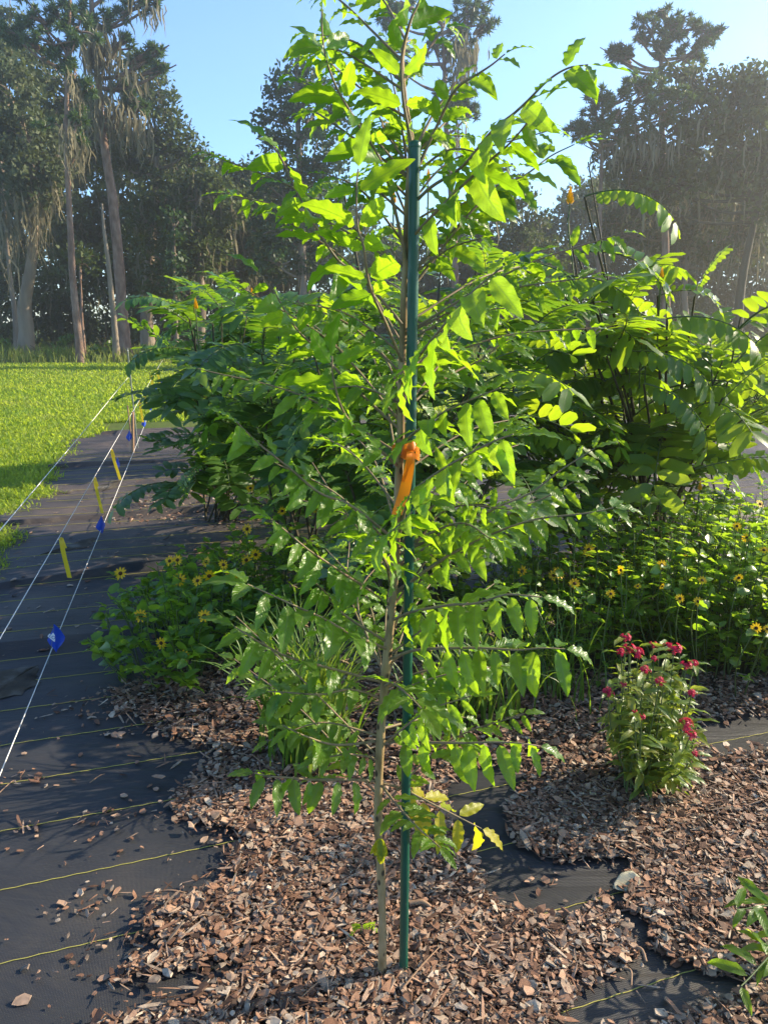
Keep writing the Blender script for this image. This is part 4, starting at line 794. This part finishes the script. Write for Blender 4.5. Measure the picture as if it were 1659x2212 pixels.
# ------------------------------------------------------------------ the wood behind
def quads(P, X, N, L, W_):
    X = nrm(X); N = nrm(N - X * (N * X).sum(-1, keepdims=True)); Yv = np.cross(N, X); L = np.asarray(L)[:, None]; W_ = np.asarray(W_)[:, None]
    V = np.stack([P - X * L, P - Yv * W_ - X * L * .15, P + X * L, P + Yv * W_ - X * L * .1], 1); n = len(P)
    return V, np.arange(n * 4).reshape(n, 4)
def clump_pts(c, r, ncl, per, cr):
    d = rdir(ncl) * (rng.uniform(.25, 1, (ncl, 1)) ** .45); cc = c + d * r
    p = np.repeat(cc, per, 0) + rdir(ncl * per) * (rng.uniform(0, 1, (ncl * per, 1)) ** .5) * cr * np.array([1, 1, .7])
    return p, cc
def leafcloud(mb, c, r, dens, size, cr=.55):
    vol = r[0] * r[2]; ncl = max(5, int(dens * vol)); p, cc = clump_pts(c, r, ncl, 26, cr)
    n = len(p); V, F = quads(p, rdir(n), rdir(n) + [0, 0, .6], rng.uniform(.6, 1.2, n) * size, rng.uniform(.35, .7, n) * size); mb.add(V, F); return cc
def needlecloud(mb, c, r, dens, size):
    ncl = max(8, int(dens * r[0] * r[2] * 3.2)); d = rdir(ncl) * (rng.uniform(.1, 1, (ncl, 1)) ** .45); cc = c + d * r; per = 54
    o = np.repeat(cc, per, 0); d = rdir(ncl * per) + [0, 0, .25]; d = nrm(d); n = len(o); L = rng.uniform(.6, 1.1, n) * size
    V, F = quads(o + d * L[:, None] * .6, d, rdir(n), L * .62, np.full(n, size * .10)); mb.add(V, F); return cc
def mossy(mb, pts, L, wd):
    n = len(pts); L = np.asarray(L); az = rng.uniform(0, 3.14, n); a = np.stack([np.cos(az), np.sin(az), 0 * az], -1); s = np.array([0, .3, .65, 1.0]); ww = np.array([.55, 1, .7, .08])
    j = rng.normal(0, .07, (n, 4, 3)) * L[:, None, None] * [1, 1, .6]; j[:, 0] = 0
    C = pts[:, None] + j - np.array([0, 0, 1.0]) * (L[:, None] * s[None])[..., None]
    W_ = (wd * rng.uniform(.5, 1.4, n))[:, None, None] * ww[None, :, None] * a[:, None]
    V = np.stack([C - W_, C + W_], 2).reshape(n * 8, 3); q = np.arange(n)[:, None] * 8
    F = np.concatenate([np.concatenate([q + 2 * k, q + 2 * k + 1, q + 2 * k + 3, q + 2 * k + 2], 1) for k in range(3)]); mb.add(V, F)
def wood_tree(name, label, Y, path, r_px, blobs, kind='oak', moss=(), mat=None, bark=None, dens=1.0, automoss=0.0, group="trees of the wood behind", size=None, ydepth=.9):
    k = Y / FPX * 1.03; base = PY(*path[0], Y); base[2] = -.05; b = thing(name, label, "tree", base, group)
    P = np.array([base] + [PY(x, y, Y) for x, y in path[1:]]); Q = spline(P, 40); s = np.linspace(0, 1, 40)
    mb = MB(); rr = r_px * k * (1 - .72 * s) * (1 + .35 * np.exp(-s * 22)); tube(mb, Q, rr, 12, noise=.04); cm = MB(); mm = MB(); nm = 0
    for x, y, rx, ry in blobs:
        c = PY(x, y, Y + rng.uniform(-.5, .5) * ydepth * rx * k); rad = np.array([rx * k, max(rx, ry) * k * ydepth, ry * k])
        if kind == 'pine': cc = needlecloud(cm, c, rad, 9 * dens, size or .24)
        else: cc = leafcloud(cm, c, rad, 24 * dens, size or .13)
        dd = np.linalg.norm(Q[8:] - c - [0, 0, -.8], axis=1); q = Q[8 + int(dd.argmin())]; l = np.linalg.norm(c - q)
        tube(mb, spline([q, (q + c) / 2 + [0, 0, -.12 * l], c + (c - q) * .25], 10), np.linspace(.10, .025, 10) * (.6 + r_px * k), 6, noise=.08)
        for t_ in cc[rng.permutation(len(cc))[:6]]: tube(mb, spline([c * .7 + q * .3, (c + t_) / 2 + rng.normal(0, .1, 3), t_], 5), [.05, .04, .03, .025, .015], 4, cap=False)
        if automoss > 0:
            n = int(len(cc) * 1.6 * automoss); pt = cc[rng.integers(0, len(cc), n)] + rng.normal(0, .2, (n, 3)); mossy(mm, pt, rng.uniform(.4, 1.6, n), .042); nm += n
    for x, y, w_, L_, n in moss:
        c = PY(x, y, Y - .3); pt = c + rng.normal(0, 1, (n, 3)) * [w_ * k * .5, .4, .25]; mossy(mm, pt, rng.uniform(.35, 1.05, n) * L_ * k, .04); nm += n
    mb.build("trunk", bark or M_BARK, b); cm.build("crown", mat or {'oak': M_OAK, 'pine': M_PINE, 'gum': M_GUM}[kind], b, smooth=False) if blobs else None
    if nm: mm.build("hanging_moss", M_MOSS, b, smooth=False)
wood_tree("oak_tree", "large grey-green oak at the left edge with a thick pale flared trunk and moss curtains", 34, [(55, 768), (58, 720), (54, 660), (66, 590), (74, 500), (66, 400), (50, 280)], 17, [(20, 200, 70, 70), (60, 290, 70, 60), (0, 330, 60, 70), (75, 365, 60, 50), (112, 345, 34, 40), (30, 140, 50, 50), (15, 425, 70, 40), (80, 420, 40, 35), (-40, 250, 60, 90)], mat=M_OAKL, bark=M_GBARK, moss=[(52, 420, 8, 150, 26), (15, 450, 9, 200, 26), (76, 440, 8, 110, 20), (90, 430, 8, 140, 20), (35, 440, 26, 70, 16), (118, 410, 20, 60, 20)])
wood_tree("oak_tree", "slim leaning oak trunk at the far left behind the pale flared oak", 38, [(36, 745), (32, 670), (22, 590), (14, 500), (10, 420)], 6, [(-10, 120, 60, 60), (-30, 60, 60, 60), (20, 60, 40, 40)], automoss=0.28)
wood_tree("pine_tree", "thin pine with a reddish trunk and separate round needle clumps, left of the tallest pine", 29, [(176, 787), (168, 700), (158, 600), (152, 480), (146, 350), (145, 240), (148, 120), (152, 0), (155, -80)], 8, [(140, 268, 55, 18), (170, 255, 22, 18), (160, 158, 30, 26), (185, 190, 18, 18), (150, 110, 40, 25), (110, 80, 55, 32), (170, 55, 55, 30), (60, 85, 50, 25), (120, 20, 50, 25), (170, 315, 18, 14), (30, 70, 30, 20), (80, 30, 50, 30)], 'pine', moss=[(155, 290, 14, 70, 40), (168, 300, 16, 60, 30), (165, 180, 14, 60, 25)], bark=M_PBARK, ydepth=.6)
wood_tree("pine_tree", "tallest leaning pine with a thick purple-brown trunk draped in moss", 32, [(274, 778), (266, 690), (257, 560), (245, 440), (232, 350), (219, 270), (213, 190), (205, 100), (198, 0), (195, -100)], 12, [(255, 180, 32, 24), (282, 208, 24, 18), (310, 125, 32, 22), (335, 112, 22, 16), (348, 150, 14, 12), (230, 45, 55, 28), (290, 15, 38, 18), (325, 5, 22, 12), (205, 225, 24, 16), (262, 90, 36, 18), (180, 25, 40, 24), (240, -40, 60, 30), (300, 235, 24, 12)], 'pine', moss=[(205, 85, 26, 90, 90), (225, 80, 26, 95, 80), (190, 95, 16, 60, 40), (240, 215, 26, 70, 50), (270, 245, 36, 70, 60), (318, 5, 30, 45, 50), (300, 265, 30, 60, 40), (215, 230, 20, 70, 40), (290, 150, 20, 50, 30)], bark=M_PBARK, ydepth=.6)
wood_tree("dead_tree", "pale grey dead trunk with a broken top beside the tallest pine", 30.5, [(254, 782), (246, 680), (236, 580), (226, 500), (221, 440)], 7, [], bark=M_GBARK)
wood_tree("thin_tree", "short thin trunk in the shade right of the reddish pine", 33, [(181, 740), (178, 690), (176, 630), (172, 560)], 4, [(175, 560, 30, 26)], bark=M_PBARK)
wood_tree("oak_tree", "dark oak behind the tallest pine with an edge against the sky", 38, [(320, 755), (318, 640), (330, 500), (340, 300)], 15, [(325, 190, 36, 50), (345, 250, 36, 50), (300, 180, 40, 60), (378, 300, 42, 36), (405, 325, 30, 24), (330, 330, 60, 50), (270, 300, 50, 60), (425, 350, 26, 22), (230, 330, 60, 60), (120, 200, 60, 60), (190, 260, 50, 60), (90, 160, 50, 40)], automoss=0.28, ydepth=.7)
wood_tree("oak_tree", "mossy oak in the middle of the left wood, leaves to the ground", 37, [(430, 770), (435, 640), (425, 520), (430, 400)], 12, [(360, 430, 60, 55), (425, 420, 60, 46), (480, 440, 60, 46), (400, 500, 70, 50), (350, 560, 55, 40), (440, 560, 60, 45), (310, 480, 50, 50), (370, 610, 60, 36), (460, 390, 30, 24)], automoss=0.44, ydepth=.7)
wood_tree("oak_tree", "oak with tan moss curtains below the gap of sky", 41, [(530, 770), (528, 640), (520, 520), (515, 400)], 12, [(478, 362, 26, 18), (510, 372, 30, 22), (545, 400, 34, 36), (500, 420, 50, 40), (540, 480, 60, 50), (480, 500, 60, 50), (560, 540, 60, 50), (580, 440, 50, 50), (500, 570, 60, 45)], automoss=0.66, ydepth=.7)
wood_tree("juniper_tree", "narrow upright dark tree inside the left wood", 35, [(378, 700), (378, 620), (377, 540), (376, 450)], 5, [(376, 480, 12, 30), (378, 540, 18, 40), (380, 600, 20, 36)], 'gum', dens=1.6)
wood_tree("sweetgum_tree", "tall dark rounded-cone tree standing alone left of the leader", 34, [(655, 770), (652, 500), (645, 300), (640, 130)], 10, [(640, 138, 26, 24), (637, 185, 50, 32), (690, 185, 42, 36), (605, 255, 46, 46), (670, 255, 62, 46), (600, 335, 54, 44), (685, 335, 66, 48), (600, 415, 56, 44), (685, 415, 70, 48), (610, 495, 66, 46), (700, 495, 70, 48), (590, 560, 50, 44), (730, 250, 28, 36), (690, 570, 60, 40)], 'gum', dens=.95, ydepth=.8)
wood_tree("pine_tree", "mossy pine whose crown shows behind the top of the young tree", 34, [(985, 770), (980, 500), (965, 300), (960, 150), (952, 20)], 8, [(1005, 45, 50, 38), (1050, 58, 24, 18), (1018, 15, 40, 20), (838, 36, 36, 30), (870, 8, 40, 20), (940, 108, 55, 24), (985, 98, 36, 28), (855, 100, 24, 14), (985, 195, 46, 46), (955, 230, 36, 28), (1010, 245, 26, 26), (868, 150, 18, 12)], 'pine', moss=[(1000, 105, 26, 60, 60), (1018, 98, 22, 55, 40), (990, 285, 20, 45, 30), (990, 150, 20, 60, 30)], bark=M_PBARK, ydepth=.6)
wood_tree("oak_tree", "small loose oak showing between the young tree's right branches", 37, [(1115, 770), (1112, 600), (1105, 450)], 6, [(1090, 385, 24, 24), (1112, 425, 34, 34), (1160, 480, 34, 26), (1080, 475, 54, 34), (1130, 540, 60, 40), (1020, 540, 60, 40), (1180, 560, 50, 40)], automoss=0.44, ydepth=.7)
wood_tree("pine_tree", "tall pine with a flat open crown of bare forked limbs at the right", 33, [(1440, 770), (1436, 500), (1430, 300), (1427, 190), (1430, 90)], 8, [(1440, 32, 40, 18), (1400, 56, 32, 22), (1482, 54, 36, 24), (1522, 88, 28, 26), (1385, 88, 18, 12), (1345, 108, 26, 14), (1322, 112, 18, 10), (1432, 80, 36, 24), (1495, 118, 36, 24), (1545, 72, 14, 14), (1424, 112, 14, 12), (1335, 125, 20, 10), (1460, 60, 30, 20)], 'pine', bark=M_PBARK, ydepth=.6, dens=1.25)
wood_tree("pine_tree", "broad dark pine below and left of the flat-topped pine", 31, [(1290, 770), (1292, 600), (1296, 450), (1300, 300), (1302, 220)], 6, [(1300, 212, 36, 22), (1282, 232, 30, 20), (1358, 188, 28, 26), (1330, 250, 50, 30), (1258, 285, 36, 14), (1300, 288, 56, 22), (1395, 205, 50, 36), (1450, 228, 56, 36), (1380, 268, 60, 36), (1400, 175, 26, 18), (1245, 275, 24, 10)], 'pine', moss=[(1340, 320, 60, 40, 50), (1400, 300, 60, 50, 60)], bark=M_PBARK, ydepth=.6, dens=1.2)
wood_tree("oak_tree", "big moss-hung oak filling the right edge, with a dark leaning trunk", 32, [(1590, 770), (1600, 620), (1630, 470), (1660, 350)], 11, [(1470, 155, 34, 24), (1520, 178, 44, 34), (1590, 190, 46, 36), (1625, 185, 40, 36), (1660, 220, 60, 60), (1500, 258, 66, 46), (1565, 268, 66, 46), (1625, 300, 66, 56), (1450, 308, 60, 46), (1395, 335, 60, 40), (1520, 355, 66, 46), (1600, 380, 66, 46), (1340, 338, 46, 36), (1450, 395, 66, 40), (1370, 398, 56, 34), (1690, 330, 60, 60), (1690, 430, 60, 60)], automoss=0.55, ydepth=.7, dens=1.15, bark=M_DSTEM)
wood_tree("oak_tree", "dark oak with long moss curtains low in the right wood", 36, [(1490, 770), (1478, 640), (1482, 560), (1470, 470)], 7, [(1320, 440, 60, 40), (1400, 450, 60, 40), (1480, 450, 60, 40), (1560, 450, 60, 40), (1640, 460, 60, 50), (1350, 500, 60, 40), (1440, 510, 60, 40), (1530, 520, 60, 40), (1610, 540, 60, 40)], automoss=1.21, ydepth=.7)
# far, unbroken mass of the wood
cm, mm = MB(), MB(); k = 50 / FPX * 1.03
for x in range(-160, 1860, 62):
    top = np.interp(x, [-160, 200, 330, 430, 560, 760, 900, 1160, 1260, 1400, 1860], [150, 300, 330, 400, 430, 470, 560, 520, 430, 380, 330])
    for y in np.arange(top, 800, 46):
        c = PY(x + rng.normal(0, 10), y + rng.normal(0, 10), 48 + rng.uniform(-2, 6)); cc = leafcloud(cm, c, np.array([46, 46, 36]) * k, 14, .2, .8)
        n = int(len(cc) * .7); mossy(mm, cc[rng.integers(0, len(cc), n)], rng.uniform(.5, 1.8, n), .055)
fw = tag(cm.build("far_wood", M_OAK, smooth=False), "dark unbroken mass of mossy oak wood behind the single trees", "wood", kind='stuff')
mm.build("hanging_moss", M_MOSS, fw, smooth=False)
# shrubs along the wood edge
for x, y, d, rx, h, lab in ((4, 752, 33, 30, 40, "bright low shrub left of the flared oak trunk"), (112, 760, 32, 30, 34, "sunlit weedy shrub between the flared oak and the reddish pine"), (150, 752, 34, 26, 50, "yellowish shrub just left of the reddish pine foot"), (212, 762, 31, 22, 26, "low shrub between reddish pine and dead trunk"), (232, 752, 33, 26, 44, "taller green shrub at the foot of the dead trunk"), (320, 768, 30, 34, 30, "dark shrub right of the tallest pine foot"), (400, 770, 32, 40, 40, "shrub behind the left feathery bush"), (1250, 775, 30, 40, 40, "low sunlit shrub at the far right edge of the bed, leftmost there"), (1400, 790, 26, 50, 50, "rounded low shrub beyond the right bush"), (1530, 800, 22, 50, 56, "sunlit low shrub beyond the right bush, near the frame edge"), (1640, 790, 24, 50, 60, "rightmost low shrub beyond the right bush")):
    base = PY(x, y, d); base[2] = 0; k = d / FPX * 1.03; b = thing("shrub", lab, "shrub", base, "shrubs along the wood edge"); cm, st = MB(), MB()
    r = np.array([rx * k, rx * k * .8, h * k * .5]); leafcloud(cm, base + [0, 0, r[2] * .9], r, 26, .11, .28)
    for q in range(14): tip = base + rng.normal(0, .5, 3) * r + [0, 0, h * k * .7]; tube(st, spline([base + rng.normal(0, .1, 3) * [1, 1, 0], tip], 5), .012, 4)
    cm.build("foliage", M_SHRUB, b, smooth=False); st.build("stem", M_DSTEM, b)
print("vertices", sum(len(m.vertices) for m in bpy.data.meshes), "objects", len(bpy.data.objects))

# ------------------------------------------------------------------ haze volume, added to imitate the veil of lens glare
m, nt, nd, lk = newmat("glare_haze"); out = nd.new("ShaderNodeOutputMaterial"); pv = nd.new("ShaderNodeVolumePrincipled")
pv.inputs['Color'].default_value = (1.0, .965, .86, 1); pv.inputs['Density'].default_value = HAZE; pv.inputs['Anisotropy'].default_value = .75
lk.new(pv.outputs[0], out.inputs['Volume'])
mb = MB(); x0, x1, y0, y1, z0, z1 = -60, 60, -6, 75, -1.2, 26
mb.add([(x, y, z) for x in (x0, x1) for y in (y0, y1) for z in (z0, z1)], [[0, 1, 3, 2], [4, 6, 7, 5], [0, 4, 5, 1], [2, 3, 7, 6], [0, 2, 6, 4], [1, 5, 7, 3]])
tag(mb.build("haze", m, smooth=False), "pale haze volume added to imitate lens glare towards the sun", "haze", kind='stuff')
